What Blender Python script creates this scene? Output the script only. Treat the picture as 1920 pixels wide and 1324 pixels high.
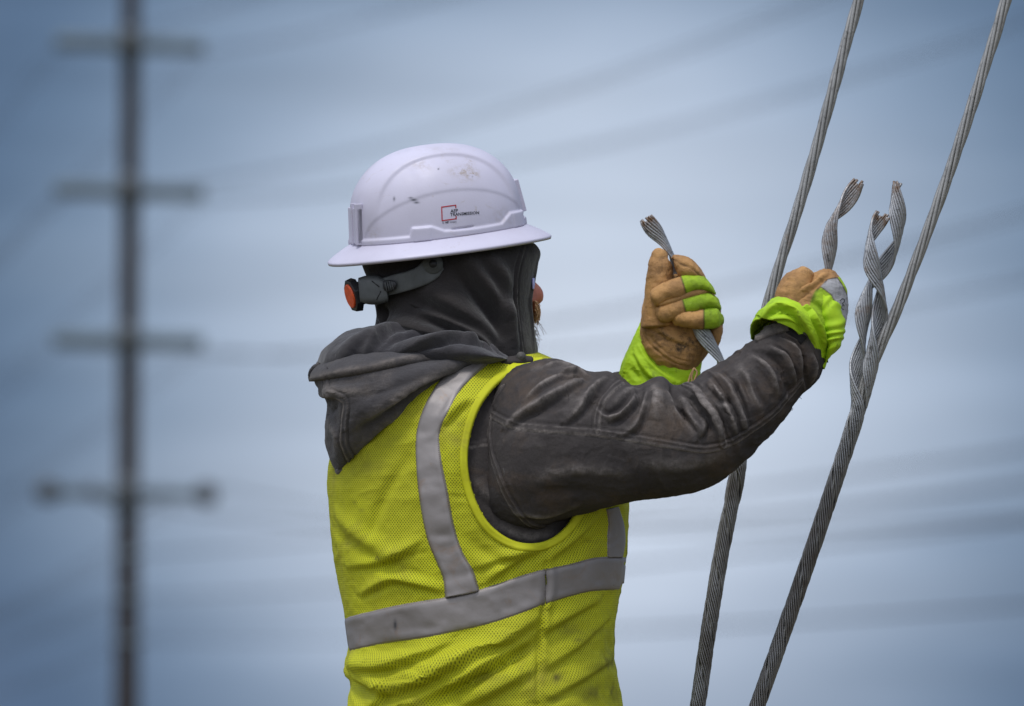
import bpy, bmesh, math, random
import numpy as np
from mathutils import Vector, Matrix
from mathutils.bvhtree import BVHTree

random.seed(7); rng = np.random.default_rng(7)
for o in list(bpy.data.objects): bpy.data.objects.remove(o)
SC = bpy.context.scene
COL = SC.collection
R = math.radians

# ------------------------------------------------------------------ camera
PITCH = R(4.6); CAM = np.array([0.0, -8.0, 0.9]); F = 9600.0
cam_d = bpy.data.cameras.new('camera'); cam = bpy.data.objects.new('camera', cam_d); COL.objects.link(cam)
cam.location = CAM; cam.rotation_euler = (R(90) + PITCH, 0, 0)
cam_d.sensor_width = 36; cam_d.sensor_fit = 'HORIZONTAL'; cam_d.lens = F / 1920 * 36
cam_d.clip_start = 0.1; cam_d.clip_end = 6000
cam_d.dof.use_dof = True; cam_d.dof.focus_distance = 7.93; cam_d.dof.aperture_fstop = 3.9
SC.camera = cam

# ------------------------------------------------------------------ world
SUN_EL, SUN_AZ = R(66), R(205)       # azimuth measured from +Y clockwise: behind the camera, a little to its left
w = bpy.data.worlds.new('World'); SC.world = w; w.use_nodes = True
nt = w.node_tree; nt.nodes.clear()
def N(tree, typ, **k):
    n = tree.nodes.new(typ)
    for a, v in k.items(): setattr(n, a, v)
    return n
out = N(nt, 'ShaderNodeOutputWorld'); bg = N(nt, 'ShaderNodeBackground'); nt.links.new(bg.outputs[0], out.inputs[0])
bg.inputs['Strength'].default_value = 0.1
sm_ = N(nt, 'ShaderNodeTexCoord'); smap = N(nt, 'ShaderNodeMapping'); nt.links.new(sm_.outputs['Generated'], smap.inputs[0])
smap.inputs['Rotation'].default_value = (0, R(14), 0); smap.inputs['Scale'].default_value = (7, 4, 62)
sno = N(nt, 'ShaderNodeTexNoise'); sno.inputs['Scale'].default_value = 1; sno.inputs['Detail'].default_value = 2.5; nt.links.new(smap.outputs[0], sno.inputs['Vector'])
smr = N(nt, 'ShaderNodeMapRange'); smr.inputs[1].default_value = .35; smr.inputs[2].default_value = .65; smr.inputs[3].default_value = .93; smr.inputs[4].default_value = 1.1; nt.links.new(sno.outputs['Fac'], smr.inputs[0])
sky = N(nt, 'ShaderNodeTexSky', sky_type='NISHITA'); sky.sun_disc = False
sky.sun_elevation = SUN_EL; sky.sun_rotation = SUN_AZ; sky.altitude = 200; sky.air_density = 1.3; sky.dust_density = 2.0
tc = N(nt, 'ShaderNodeTexCoord')
def math_n(tree, op, a, b=None, clamp=False):
    n = N(tree, 'ShaderNodeMath', operation=op, use_clamp=clamp)
    for i, v in enumerate((a, b)):
        if v is None: continue
        if isinstance(v, (int, float)): n.inputs[i].default_value = v
        else: tree.links.new(v, n.inputs[i])
    return n.outputs[0]
# vignette put into the sky colour: brightness falls off smoothly round one direction, broken by cloud streaks
g = np.array([(1080 - 960) / F, 1.0, 0]); gz = math.tan(PITCH - (600 - 662) / F * -1)
gd = Vector((g[0], 1.0, gz)).normalized()
cm = N(nt, 'ShaderNodeMapping', vector_type='POINT'); nt.links.new(tc.outputs['Generated'], cm.inputs[0])
cm.inputs['Scale'].default_value = (7, 7, 26); cm.inputs['Rotation'].default_value = (0, R(-12), 0)
cn = N(nt, 'ShaderNodeTexNoise'); cn.inputs['Scale'].default_value = 1.0; cn.inputs['Detail'].default_value = 5
cn.inputs['Roughness'].default_value = .5
nt.links.new(cm.outputs[0], cn.inputs['Vector'])
dist = N(nt, 'ShaderNodeVectorMath', operation='DISTANCE'); nt.links.new(tc.outputs['Generated'], dist.inputs[0])
dist.inputs[1].default_value = gd
dd = math_n(nt, 'ADD', dist.outputs['Value'], math_n(nt, 'MULTIPLY', math_n(nt, 'SUBTRACT', cn.outputs['Fac'], .5), .045))
rp = N(nt, 'ShaderNodeValToRGB'); cr_ = rp.color_ramp; cr_.interpolation = 'B_SPLINE'
nt.links.new(math_n(nt, 'MULTIPLY', dd, 5.0, True), rp.inputs[0])      # 0.2 rad -> 1
for i, (p, c) in enumerate([(0, (6.8, 7.6, 9.0)), (.16, (6.1, 6.9, 8.3)), (.34, (3.35, 4.2, 5.6)), (.50, (1.4, 2.15, 3.35)), (.66, (.50, 1.0, 1.95)), (1, (1.7, 2.4, 3.7))]):
    e = cr_.elements[i] if i < 2 else cr_.elements.new(p)
    e.position = p; e.color = (*[v / 10 for v in c], 1)
# the rest of the overcast: brighter overhead and behind the camera, where the sun is behind the cloud
dot = N(nt, 'ShaderNodeVectorMath', operation='DOT_PRODUCT'); nt.links.new(tc.outputs['Generated'], dot.inputs[0])
sunv = Vector((math.sin(SUN_AZ) * math.cos(SUN_EL), math.cos(SUN_AZ) * math.cos(SUN_EL), math.sin(SUN_EL)))
dot.inputs[1].default_value = sunv
mr = N(nt, 'ShaderNodeMapRange', interpolation_type='SMOOTHSTEP'); nt.links.new(dot.outputs['Value'], mr.inputs[0])
mr.inputs[1].default_value = -.2; mr.inputs[2].default_value = 1.0; mr.inputs[3].default_value = 0; mr.inputs[4].default_value = 1
mx = N(nt, 'ShaderNodeMix', data_type='RGBA'); nt.links.new(mr.outputs[0], mx.inputs['Factor'])
rp10 = N(nt, 'ShaderNodeVectorMath', operation='SCALE'); nt.links.new(rp.outputs[0], rp10.inputs[0]); rp10.inputs['Scale'].default_value = 10
nt.links.new(rp10.outputs[0], mx.inputs[6]); mx.inputs[7].default_value = (11.0, 11.7, 13.2, 1)
mx2 = N(nt, 'ShaderNodeMix', data_type='RGBA'); mx2.inputs['Factor'].default_value = .06
nt.links.new(mx.outputs[2], mx2.inputs[6]); nt.links.new(sky.outputs[0], mx2.inputs[7])
stk = N(nt, 'ShaderNodeVectorMath', operation='SCALE'); nt.links.new(mx2.outputs[2], stk.inputs[0]); nt.links.new(smr.outputs[0], stk.inputs['Scale'])
nt.links.new(stk.outputs[0], bg.inputs['Color'])

sd = bpy.data.lights.new('sun', 'SUN'); sd.energy = 1.5; sd.angle = R(12); sd.color = (1, .97, .93)
sun = bpy.data.objects.new('sun', sd); COL.objects.link(sun)
sun.rotation_euler = sunv.to_track_quat('Z', 'Y').to_euler(); sun.location = (-3, -6, 12)
SC.view_settings.view_transform = 'Standard'; SC.view_settings.look = 'None'; SC.view_settings.gamma = 1
SC.view_settings.exposure = 0; SC.view_settings.use_curve_mapping = False

# ------------------------------------------------------------------ photo geometry -> metres
RIGHT = np.array([1, 0, 0.]); UP = np.array([0, -math.sin(PITCH), math.cos(PITCH)]); FWD = np.array([0, math.cos(PITCH), math.sin(PITCH)])
def ray(px, py):
    px = np.asarray(px, float); py = np.asarray(py, float)
    return ((px - 960) / F)[..., None] * RIGHT + ((662 - py) / F)[..., None] * UP + FWD
def W(px, py, y):
    d = ray(px, py); t = (np.asarray(y, float) - CAM[1]) / d[..., 1]
    return CAM + d * t[..., None]
def PX(P):
    q = P - CAM; z = q @ FWD
    return 960 + F * (q @ RIGHT) / z, 662 - F * (q @ UP) / z

# ------------------------------------------------------------------ noise
def _hash(i, j, k, s):
    h = (i * 374761393 + j * 668265263 + k * 2147483647 + s * 974711) & 0x7fffffff
    h = ((h ^ (h >> 13)) * 1274126177) & 0x7fffffff
    return ((h ^ (h >> 16)) & 0xffff) / 65535.0
def vnoise(P, s=0):
    I = np.floor(P).astype(np.int64); f = P - I; u = f * f * f * (f * (f * 6 - 15) + 10)
    r = 0
    for a in (0, 1):
        for b in (0, 1):
            for c in (0, 1):
                wgt = (u[:, 0] if a else 1 - u[:, 0]) * (u[:, 1] if b else 1 - u[:, 1]) * (u[:, 2] if c else 1 - u[:, 2])
                r = r + wgt * _hash(I[:, 0] + a, I[:, 1] + b, I[:, 2] + c, s)
    return r * 2 - 1
def fbm(P, s=0, o=3):
    r = 0; a = 1; t = 0
    for k in range(o):
        r = r + a * vnoise(P * 2 ** k + 13.7 * k, s + k); t += a; a *= .5
    return r / t
def ridged(P, s=0):
    q = P + .35 * np.stack([vnoise(P * .8, s + 5), vnoise(P * .8, s + 6), vnoise(P * .8, s + 7)], 1)
    n = 1 - np.abs(vnoise(q, s)) * 2
    return n * .6 + .4 * (1 - np.abs(vnoise(q * 2.1 + 4, s + 9)) * 2)

# ------------------------------------------------------------------ mesh helpers
WORLD = {}
def empty(name, loc, label, cat, group=None):
    o = bpy.data.objects.new(name, None); COL.objects.link(o); o.location = loc; WORLD[o] = np.array(loc, float)
    o.empty_display_size = .1
    o['label'] = label; o['category'] = cat
    if group: o['group'] = group
    return o
def link(name, me, mat, parent=None, loc=None):
    o = bpy.data.objects.new(name, me); COL.objects.link(o)
    if mat is not None:
        for m in (mat if isinstance(mat, (list, tuple)) else [mat]): me.materials.append(m)
    if parent is not None:
        o.parent = parent; WORLD[o] = WORLD[parent]
    else: WORLD[o] = np.array(loc if loc is not None else (0, 0, 0), float)
    return o
class M:
    """vertex array + faces (+ per-vertex attributes, uv) before it becomes an object"""
    def __init__(s, V, Fc, uv=None): s.V = np.asarray(V, float); s.F = [tuple(f) for f in Fc]; s.uv = uv; s.at = {}
    def normals(s):
        q = np.array([f if len(f) == 4 else (f[0], f[1], f[2], f[2]) for f in s.F])
        a, b, c, d = (s.V[q[:, i]] for i in range(4)); n = np.cross(c - a, d - b)
        t = q[:, 2] == q[:, 3]; n[t] = np.cross(b[t] - a[t], c[t] - a[t])
        vn = np.zeros_like(s.V)
        for i in range(4): np.add.at(vn, q[:, i], n)
        return vn / np.maximum(np.linalg.norm(vn, axis=1), 1e-12)[:, None]
    def fix(s):
        q = np.array([f[:3] for f in s.F]); a, b, c = (s.V[q[:, i]] - s.V.mean(0) for i in range(3))
        if (np.einsum('ij,ij->i', a, np.cross(b, c))).sum() < 0: s.F = [f[::-1] for f in s.F]
        return s
    def attr(s, n):
        if n not in s.at: s.at[n] = np.zeros(len(s.V))
        return s.at[n]
    def bvh(s): return BVHTree.FromPolygons([tuple(v) for v in s.V.tolist()], s.F)
    def drop(s, mask):     # delete faces
        s.F = [f for f, m in zip(s.F, mask) if not m]
    def centers(s): return np.array([s.V[list(f)].mean(0) for f in s.F])
    def make(s, name, mat, parent=None, smooth=True, loc=None, solid=0):
        base = WORLD[parent] if parent is not None else np.array(loc if loc is not None else (0, 0, 0), float)
        me = bpy.data.meshes.new(name)
        me.from_pydata((s.V - base).tolist(), [], s.F); 
        if s.uv is not None:
            l = me.uv_layers.new(name='UVMap'); vi = np.empty(len(me.loops), int); me.loops.foreach_get('vertex_index', vi)
            l.data.foreach_set('uv', s.uv[vi].astype(np.float32).ravel())
        for k, a in s.at.items():
            t = me.attributes.new(k, 'FLOAT', 'POINT'); t.data.foreach_set('value', a.astype(np.float32))
        me.update()
        if smooth: me.polygons.foreach_set('use_smooth', np.ones(len(me.polygons), bool))
        o = link(name, me, mat, parent, loc)
        if parent is None and loc is not None: o.location = loc
        if solid:
            m = o.modifiers.new('thickness', 'SOLIDIFY'); m.thickness = solid; m.offset = -1
        return o
def merge(ms):
    V = np.concatenate([m.V for m in ms]); Fc = []; o = 0
    for m in ms:
        Fc += [tuple(i + o for i in f) for f in m.F]; o += len(m.V)
    r = M(V, Fc)
    keys = set().union(*[m.at.keys() for m in ms])
    for k in keys: r.at[k] = np.concatenate([m.at.get(k, np.zeros(len(m.V))) for m in ms])
    if all(m.uv is not None for m in ms): r.uv = np.concatenate([m.uv for m in ms])
    return r
def cr(P, n):          # Catmull-Rom through rows of P, n samples, even in chord length of first columns
    P = np.asarray(P, float)
    if len(P) == 2: t = np.linspace(0, 1, n)[:, None]; return P[0] * (1 - t) + P[1] * t
    k = min(4, P.shape[1]) if P.shape[1] >= 4 else 2
    d = np.r_[0, np.cumsum(np.maximum(np.linalg.norm(np.diff(P[:, :k], axis=0), axis=1), 1e-6))]
    m = np.zeros_like(P); m[1:-1] = (P[2:] - P[:-2]) / (d[2:] - d[:-2])[:, None]
    m[0] = (P[1] - P[0]) / (d[1] - d[0]); m[-1] = (P[-1] - P[-2]) / (d[-1] - d[-2])
    t = np.linspace(0, d[-1], n); i = np.clip(np.searchsorted(d, t, side='right') - 1, 0, len(P) - 2)
    h = (d[i + 1] - d[i]); u = ((t - d[i]) / h)[:, None]; h = h[:, None]
    return ((2*u**3 - 3*u**2 + 1) * P[i] + (u**3 - 2*u**2 + u) * h * m[i] + (-2*u**3 + 3*u**2) * P[i+1] + (u**3 - u**2) * h * m[i+1])
def tube(keys, nt_, ns, p=.9, cap=(0, 0), closed=(True, True), nc=5):
    """closed tube whose left and right outlines are given where the thing is seen, with its own depth and half-thickness.
    key = ax, ay, bx, by, depth, half thickness [, bow x, bow y]"""
    K = np.array([list(k) + [0] * (8 - len(k)) for k in keys], float); K = cr(K, nt_)
    ph = np.linspace(0, 2 * np.pi, ns, endpoint=False)
    c, s_ = np.cos(ph), np.sin(ph); l = np.sign(c) * np.abs(c) ** p; q = np.sign(s_) * np.abs(s_) ** p
    A, B = K[:, 0:2], K[:, 2:4]
    xy = A[:, None] + (B - A)[:, None] * ((l + 1) / 2)[None, :, None] + K[:, None, 6:8] * np.where(q > 0, q, .15 * q)[None, :, None]
    yy = K[:, 4:5] - K[:, 5:6] * q[None]
    V = W(xy[..., 0], xy[..., 1], yy)                       # nt, ns, 3
    C = V.mean(1); T = np.gradient(C, axis=0); T /= np.linalg.norm(T, axis=1)[:, None]
    rings = [V[i] for i in range(nt_)]
    def capr(i, sgn, dpt): return [C[i] + (V[i] - C[i]) * math.cos(a) + T[i] * sgn * dpt * math.sin(a) for a in np.linspace(0, np.pi / 2, nc + 1)[1:-1]]
    if cap[0]: rings = capr(0, -1, cap[0])[::-1] + rings
    if cap[1]: rings = rings + capr(-1, 1, cap[1])
    G = np.array(rings); n = len(G)
    gc = G.mean(1); vl = np.r_[0, np.cumsum(np.linalg.norm(np.diff(gc, axis=0), axis=1))]
    seg = np.linalg.norm(np.roll(G, -1, 1) - G, axis=2); ul = np.concatenate([np.zeros((n, 1)), np.cumsum(seg, 1)[:, :-1]], 1)
    ul = ul - ul[:, ns // 4][:, None]
    uv = np.stack([ul, np.repeat(vl[:, None], ns, 1)], 2).reshape(-1, 2)
    F_ = []
    for i in range(n - 1):
        for k in range(ns):
            k2 = (k + 1) % ns; F_.append((i*ns + k, i*ns + k2, (i+1)*ns + k2, (i+1)*ns + k))
    Vf = G.reshape(-1, 3)
    for e, (i, dpt) in enumerate(((0, -cap[0]), (n - 1, cap[1]))):
        if closed[e]:
            tt = T[0] if e == 0 else T[-1]; cc = (C[0] if e == 0 else C[-1]) + tt * dpt
            Vf = np.vstack([Vf, cc]); uv = np.vstack([uv, [0, vl[i]]]); ci = len(Vf) - 1
            for k in range(ns): F_.append((i*ns + (k+1) % ns, i*ns + k, ci) if e == 0 else (i*ns + k, i*ns + (k+1) % ns, ci))
    m = M(Vf, F_, uv); m.fix(); m.grid = (n, ns); return m
def limb(pts, rad, ns=12, close=True, n=None, flat=None):
    """round tube along world points"""
    P = np.array([list(p) + [r] for p, r in zip(pts, rad)], float)
    if n: 
        d = np.c_[P[:, :3], P[:, 3]]; P = cr3(d, n)
    C = P[:, :3]; r = P[:, 3]; T = np.gradient(C, axis=0); T /= np.linalg.norm(T, axis=1)[:, None]
    ref = np.array([0, 1., 0]) if abs(T[:, 1]).mean() < .8 else np.array([1., 0, 0])
    U = np.cross(T, ref); U /= np.linalg.norm(U, axis=1)[:, None]; Vv = np.cross(T, U)
    a = np.linspace(0, 2*np.pi, ns, endpoint=False)
    G = C[:, None] + r[:, None, None] * (np.cos(a)[None, :, None] * U[:, None] + np.sin(a)[None, :, None] * Vv[:, None])
    nn = len(C); F_ = [(i*ns + k, i*ns + (k+1) % ns, (i+1)*ns + (k+1) % ns, (i+1)*ns + k) for i in range(nn-1) for k in range(ns)]
    Vf = G.reshape(-1, 3)
    if close:
        Vf = np.vstack([Vf, C[0] - T[0]*r[0]*.3, C[-1] + T[-1]*r[-1]*.3]); a0, a1 = len(Vf)-2, len(Vf)-1
        F_ += [((k+1) % ns, k, a0) for k in range(ns)] + [((nn-1)*ns + k, (nn-1)*ns + (k+1) % ns, a1) for k in range(ns)]
    return M(Vf, F_).fix()
def cr3(P, n):
    P = np.asarray(P, float)
    if len(P) == 2: t = np.linspace(0, 1, n)[:, None]; return P[0]*(1-t) + P[1]*t
    d = np.r_[0, np.cumsum(np.maximum(np.linalg.norm(np.diff(P[:, :3], axis=0), axis=1), 1e-6))]
    m = np.zeros_like(P); m[1:-1] = (P[2:] - P[:-2]) / (d[2:] - d[:-2])[:, None]
    m[0] = (P[1]-P[0]) / (d[1]-d[0]); m[-1] = (P[-1]-P[-2]) / (d[-1]-d[-2])
    t = np.linspace(0, d[-1], n); i = np.clip(np.searchsorted(d, t, side='right')-1, 0, len(P)-2)
    h = d[i+1]-d[i]; u = ((t-d[i])/h)[:, None]; h = h[:, None]
    return ((2*u**3-3*u**2+1)*P[i] + (u**3-2*u**2+u)*h*m[i] + (-2*u**3+3*u**2)*P[i+1] + (u**3-u**2)*h*m[i+1])
def box(c, s, rot=None):
    v = np.array([[x, y, z] for x in (-1, 1) for y in (-1, 1) for z in (-1, 1)], float) * np.array(s) / 2
    if rot is not None: v = v @ np.array(rot).T
    return M(v + np.array(c), [(0,1,3,2),(4,6,7,5),(0,4,5,1),(2,3,7,6),(0,2,6,4),(1,5,7,3)]).fix()
def ell(c, s, rot=None, n=24):
    th = np.linspace(0, np.pi, n//2+1)[1:-1]; a = np.linspace(0, 2*np.pi, n, endpoint=False)
    v = [(0, 0, 1)] + [(math.sin(t)*math.cos(b), math.sin(t)*math.sin(b), math.cos(t)) for t in th for b in a] + [(0, 0, -1)]
    v = np.array(v) * np.array(s)
    if rot is not None: v = v @ np.array(rot).T
    F_ = [(0, 1+k, 1+(k+1) % n) for k in range(n)]; L = len(th)
    F_ += [(1+i*n+k, 1+(i+1)*n+k, 1+(i+1)*n+(k+1) % n, 1+i*n+(k+1) % n) for i in range(L-1) for k in range(n)]
    e = len(v)-1; F_ += [(1+(L-1)*n+(k+1) % n, 1+(L-1)*n+k, e) for k in range(n)]
    return M(v + np.array(c), F_).fix()
def hit(b, px, py, yguess=-.1):
    d = Vector(ray(px, py)).normalized(); r = b.ray_cast(Vector(CAM), d)
    if r[0] is None:
        r = b.find_nearest(Vector(W(px, py, yguess)))
    return np.array(r[0]), np.array(r[1])
def segdist(V, P):
    """closest point on polyline: distance, signed side helper, param"""
    best = np.full(len(V), 1e9); cp = np.zeros_like(V); tg = np.zeros_like(V); par = np.zeros(len(V)); n = len(P) - 1
    for i in range(n):
        a, b = P[i], P[i+1]; ab = b - a; L = ab @ ab + 1e-12
        t = np.clip((V - a) @ ab / L, 0, 1); q = a + t[:, None] * ab; d = np.linalg.norm(V - q, axis=1)
        k = d < best; best[k] = d[k]; cp[k] = q[k]; tg[k] = ab / math.sqrt(L); par[k] = (i + t[k]) / n
    return best, cp, tg, par
def strokes(m, L, gain=1.3, wk=1.0):
    """folds, creases and seams worked into a cloth surface. (kind, amp mm, width mm, [(px, py)...])
    f fold: round on its upper side, sharply undercut below (drawn left to right); g round ridge (or groove if amp<0); s felled seam"""
    b = m.bvh(); vn = m.normals(); disp = np.zeros(len(m.V)); W_ = m.attr('wear_and_light'); S_ = m.attr('seam')
    for kind, amp, wd, pts in L:
        pp = cr(np.array(pts, float), max(8, len(pts) * 5)); P = np.array([hit(b, x, y)[0] for x, y in pp])
        a, wd = amp / 1000 * (1 if kind == 's' else gain), wd / 1000 * (1 if kind == 's' else wk); r = wd * 4
        lo, hi = P.min(0) - r, P.max(0) + r
        idx = np.where(((m.V > lo) & (m.V < hi)).all(1))[0]
        if not len(idx): continue
        V = m.V[idx]; d, cp, tg, par = segdist(V, P)
        sg = np.einsum('ij,ij->i', np.cross(tg, V - cp), vn[idx]); s = np.sign(sg) * d / wd
        taper = np.clip(np.sin(np.pi * np.clip(par * .96 + .02, 0, 1)), 0, 1) ** .6
        if kind == 'g': f = np.exp(-s**2)
        elif kind == 'f':
            up = np.exp(-(s / 1.25)**2); dn = np.exp(-(s / .55)**2) - .55 * np.exp(-((s + 1.0) / .5)**2) * (1 - np.exp(-(s/.3)**2))
            f = np.where(s > 0, up, dn)
        else:
            taper = 1.0; f = np.clip((1.0 - np.abs(s)) * 6, 0, 1) - .9 * np.exp(-((np.abs(s) - 1.15) / .22)**2) - .55 * np.exp(-(s / .2)**2)
            edge = np.exp(-((s + .85) / .3)**2); W_[idx] = np.maximum(W_[idx], 1.0 * edge + .35 * np.exp(-((s - .55) / .14)**2))
            S_[idx] = np.maximum(S_[idx], np.exp(-(s / 1.0)**4))
        disp[idx] += a * f * taper
        if kind != 's' and amp > 0: W_[idx] = np.maximum(W_[idx], .5 * np.exp(-(s * 1.8)**2) * taper)  # fold crests paled: rubbing plus highlight put into the colour
    m.V = m.V + vn * disp[:, None]
def pale_ridges(m, k=1.0, seed=3):
    """sharp outward ridges paled: rubbing, and highlights put into the colour"""
    q = np.array([f for f in m.F if len(f) == 4]); s = np.zeros_like(m.V); c = np.zeros(len(m.V))
    for i in range(4):
        a, b_ = q[:, i], q[:, (i+1) % 4]
        np.add.at(s, a, m.V[b_]); np.add.at(c, a, 1); np.add.at(s, b_, m.V[a]); np.add.at(c, b_, 1)
    L = s / np.maximum(c, 1)[:, None] - m.V; h = -np.einsum('ij,ij->i', L, m.normals())
    for _ in range(2):
        t = np.zeros(len(m.V))
        for i in range(4): np.add.at(t, q[:, i], h[q[:, (i+1) % 4]] + h[q[:, (i+2) % 4]])
        h = t / np.maximum(c, 1)
    h = np.clip((h - np.percentile(h, 72)) / (np.percentile(h, 99) - np.percentile(h, 72)), 0, 1)
    m.attr('wear_and_light'); m.at['wear_and_light'] = np.clip(m.at['wear_and_light'] + k * h * np.clip(.6 + fbm(m.V * 35, seed), 0, 1), 0, 1)
def ribbon(b, Lp, Rp, n, k, off, mm=.0, y=-.1, wav=0, seed=1):
    """strip of cloth lying on a surface; off = height above it (m), rounded edges"""
    Lc, Rc = cr(Lp, n), cr(Rp, n); t = np.linspace(0, 1, k); V = []; 
    prof = np.clip(np.sin(np.pi * t) * 3.2, 0, 1)
    pts = Lc[:, None] * (1 - t)[None, :, None] + Rc[:, None] * t[None, :, None]
    Nn = []
    for i in range(n):
        for j in range(k):
            h, nn = hit(b, *pts[i, j], y); V.append(h); Nn.append(nn)
    V = np.array(V); Nn = np.array(Nn); Nn[np.einsum('ij,ij->i', Nn, CAM - V) < 0] *= -1
    g_ = Nn.reshape(n, k, 3); g2 = g_.copy()
    for _ in range(4):
        g2[1:-1] = (g2[:-2] + g2[1:-1] * 2 + g2[2:]) / 4
    g2 /= np.linalg.norm(g2, axis=2)[..., None]; v = V.reshape(n, k, 3)
    for _ in range(3): v[1:-1] = (v[:-2] + v[1:-1] * 2 + v[2:]) / 4
    v = v + g2 * (off * prof - .0006)[None, :, None]
    if wav: v = v + g2 * (wav * np.clip(.5 + 1.1 * fbm(v.reshape(-1, 3) * np.array([9, 9, 15.]), seed), 0, 1.2).reshape(n, k) * prof)[..., None]
    F_ = [(i*k + j, i*k + j + 1, (i+1)*k + j + 1, (i+1)*k + j) for i in range(n-1) for j in range(k-1)]
    d = np.r_[0, np.cumsum(np.linalg.norm(np.diff(v[:, k//2], axis=0), axis=1))]
    uv = np.stack([np.repeat(d[:, None], k, 1), np.repeat(t[None], n, 0)], 2).reshape(-1, 2)
    m = M(v.reshape(-1, 3), F_, uv)
    vn = m.normals()
    if np.einsum('ij,ij->i', vn, CAM - m.V).sum() < 0: m.F = [f[::-1] for f in m.F]
    return m
def inpoly(x, y, poly):
    c = np.zeros(len(x), bool); n = len(poly)
    for i in range(n):
        x1, y1 = poly[i]; x2, y2 = poly[(i+1) % n]
        if y1 == y2: continue
        k = ((y1 > y) != (y2 > y)) & (x < (x2-x1) * (y-y1) / (y2-y1) + x1); c ^= k
    return c

# ------------------------------------------------------------------ materials
def mat(name, col, rough=.8, metal=0, spec=.4, sheen=0):
    m = bpy.data.materials.new(name); m.use_nodes = True; b = m.node_tree.nodes['Principled BSDF']
    b.inputs['Base Color'].default_value = (*col, 1); b.inputs['Roughness'].default_value = rough
    b.inputs['Metallic'].default_value = metal; b.inputs['Specular IOR Level'].default_value = spec
    if sheen: b.inputs['Sheen Weight'].default_value = sheen; b.inputs['Sheen Roughness'].default_value = .5
    return m, m.node_tree, b
def noise(t, scale, detail=3, rough=.5, vec=None, scl=None, coord='Object', dist=0):
    n = N(t, 'ShaderNodeTexNoise'); n.inputs['Scale'].default_value = scale; n.inputs['Detail'].default_value = detail
    n.inputs['Roughness'].default_value = rough; n.inputs['Distortion'].default_value = dist
    tcn = N(t, 'ShaderNodeTexCoord'); v = tcn.outputs[coord] if vec is None else vec
    if scl:
        mp = N(t, 'ShaderNodeMapping'); mp.inputs['Scale'].default_value = scl; t.links.new(v, mp.inputs[0]); v = mp.outputs[0]
    t.links.new(v, n.inputs['Vector']); return n.outputs['Fac']
def ramp(t, fac, a, b):
    n = N(t, 'ShaderNodeMapRange'); n.inputs[1].default_value = a; n.inputs[2].default_value = b; t.links.new(fac, n.inputs[0]); return n.outputs[0]
def mixc(t, fac, a, b, mode='MIX'):
    n = N(t, 'ShaderNodeMix', data_type='RGBA', blend_type=mode)
    for i, v in ((0, fac), (6, a), (7, b)):
        if isinstance(v, (int, float)): n.inputs[i].default_value = v
        elif isinstance(v, tuple): n.inputs[i].default_value = (*v, 1)
        else: t.links.new(v, n.inputs[i])
    return n.outputs[2]
def bump(t, b, hs, dist=.001, strength=.6):
    prev = None
    for h, dd_ in hs:
        n = N(t, 'ShaderNodeBump'); n.inputs['Strength'].default_value = strength; n.inputs['Distance'].default_value = dd_
        t.links.new(h, n.inputs['Height'])
        if prev is not None: t.links.new(prev, n.inputs['Normal'])
        prev = n.outputs[0]
    t.links.new(prev, b.inputs['Normal'])
def attrn(t, name): n = N(t, 'ShaderNodeAttribute'); n.attribute_name = name; return n.outputs['Fac']

def cloth_mat(name, base, var, dirt, dirtcol, wear_light_col, rough=.9, fine=900, sheen=.0, dirt_lo=.55):
    m, t, b = mat(name, base, rough, 0, .08, sheen)
    c = mixc(t, ramp(t, noise(t, 9, 4, .6), .3, .7), base, var)
    dn = ramp(t, noise(t, 13, 5, .65, dist=.4), dirt_lo, dirt_lo + .2); 
    c = mixc(t, math_n(t, 'MULTIPLY', dn, dirt), c, dirtcol)
    wv = math_n(t, 'MULTIPLY', attrn(t, 'wear_and_light'), ramp(t, noise(t, 75, 4, .7), .22, .6), True)
    c = mixc(t, wv, c, wear_light_col)  # paler colour for rubbed cloth and painted highlights
    st = ramp(t, noise(t, 420, 2), .35, .7); c = mixc(t, math_n(t, 'MULTIPLY', st, .3), c, tuple(x * .55 for x in base))
    t.links.new(c, b.inputs['Base Color'])
    sm = attrn(t, 'seam')
    bump(t, b, [(noise(t, 70, 5, .65), .0022), (noise(t, fine, 2, .6), .0008)], strength=.9)
    return m
MAT = {}
MAT['canvas'] = cloth_mat('canvas', (.072, .064, .062), (.048, .043, .044), .6, (.125, .088, .062), (.27, .24, .225), sheen=.0, dirt_lo=.52)
MAT['fleece'] = cloth_mat('fleece', (.032, .028, .028), (.024, .022, .023), .2, (.05, .042, .038), (.05, .044, .042), 1.0, 500, .25)
MAT['fleece_lining'] = cloth_mat('fleece_lining', (.050, .047, .052), (.04, .038, .043), .2, (.06, .05, .045), (.07, .065, .065), 1.0, 420, .3)
MAT['hood_canvas'] = cloth_mat('hood_canvas', (.074, .069, .072), (.055, .052, .056), .4, (.10, .08, .06), (.24, .205, .18), .9, sheen=.15)

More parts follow.
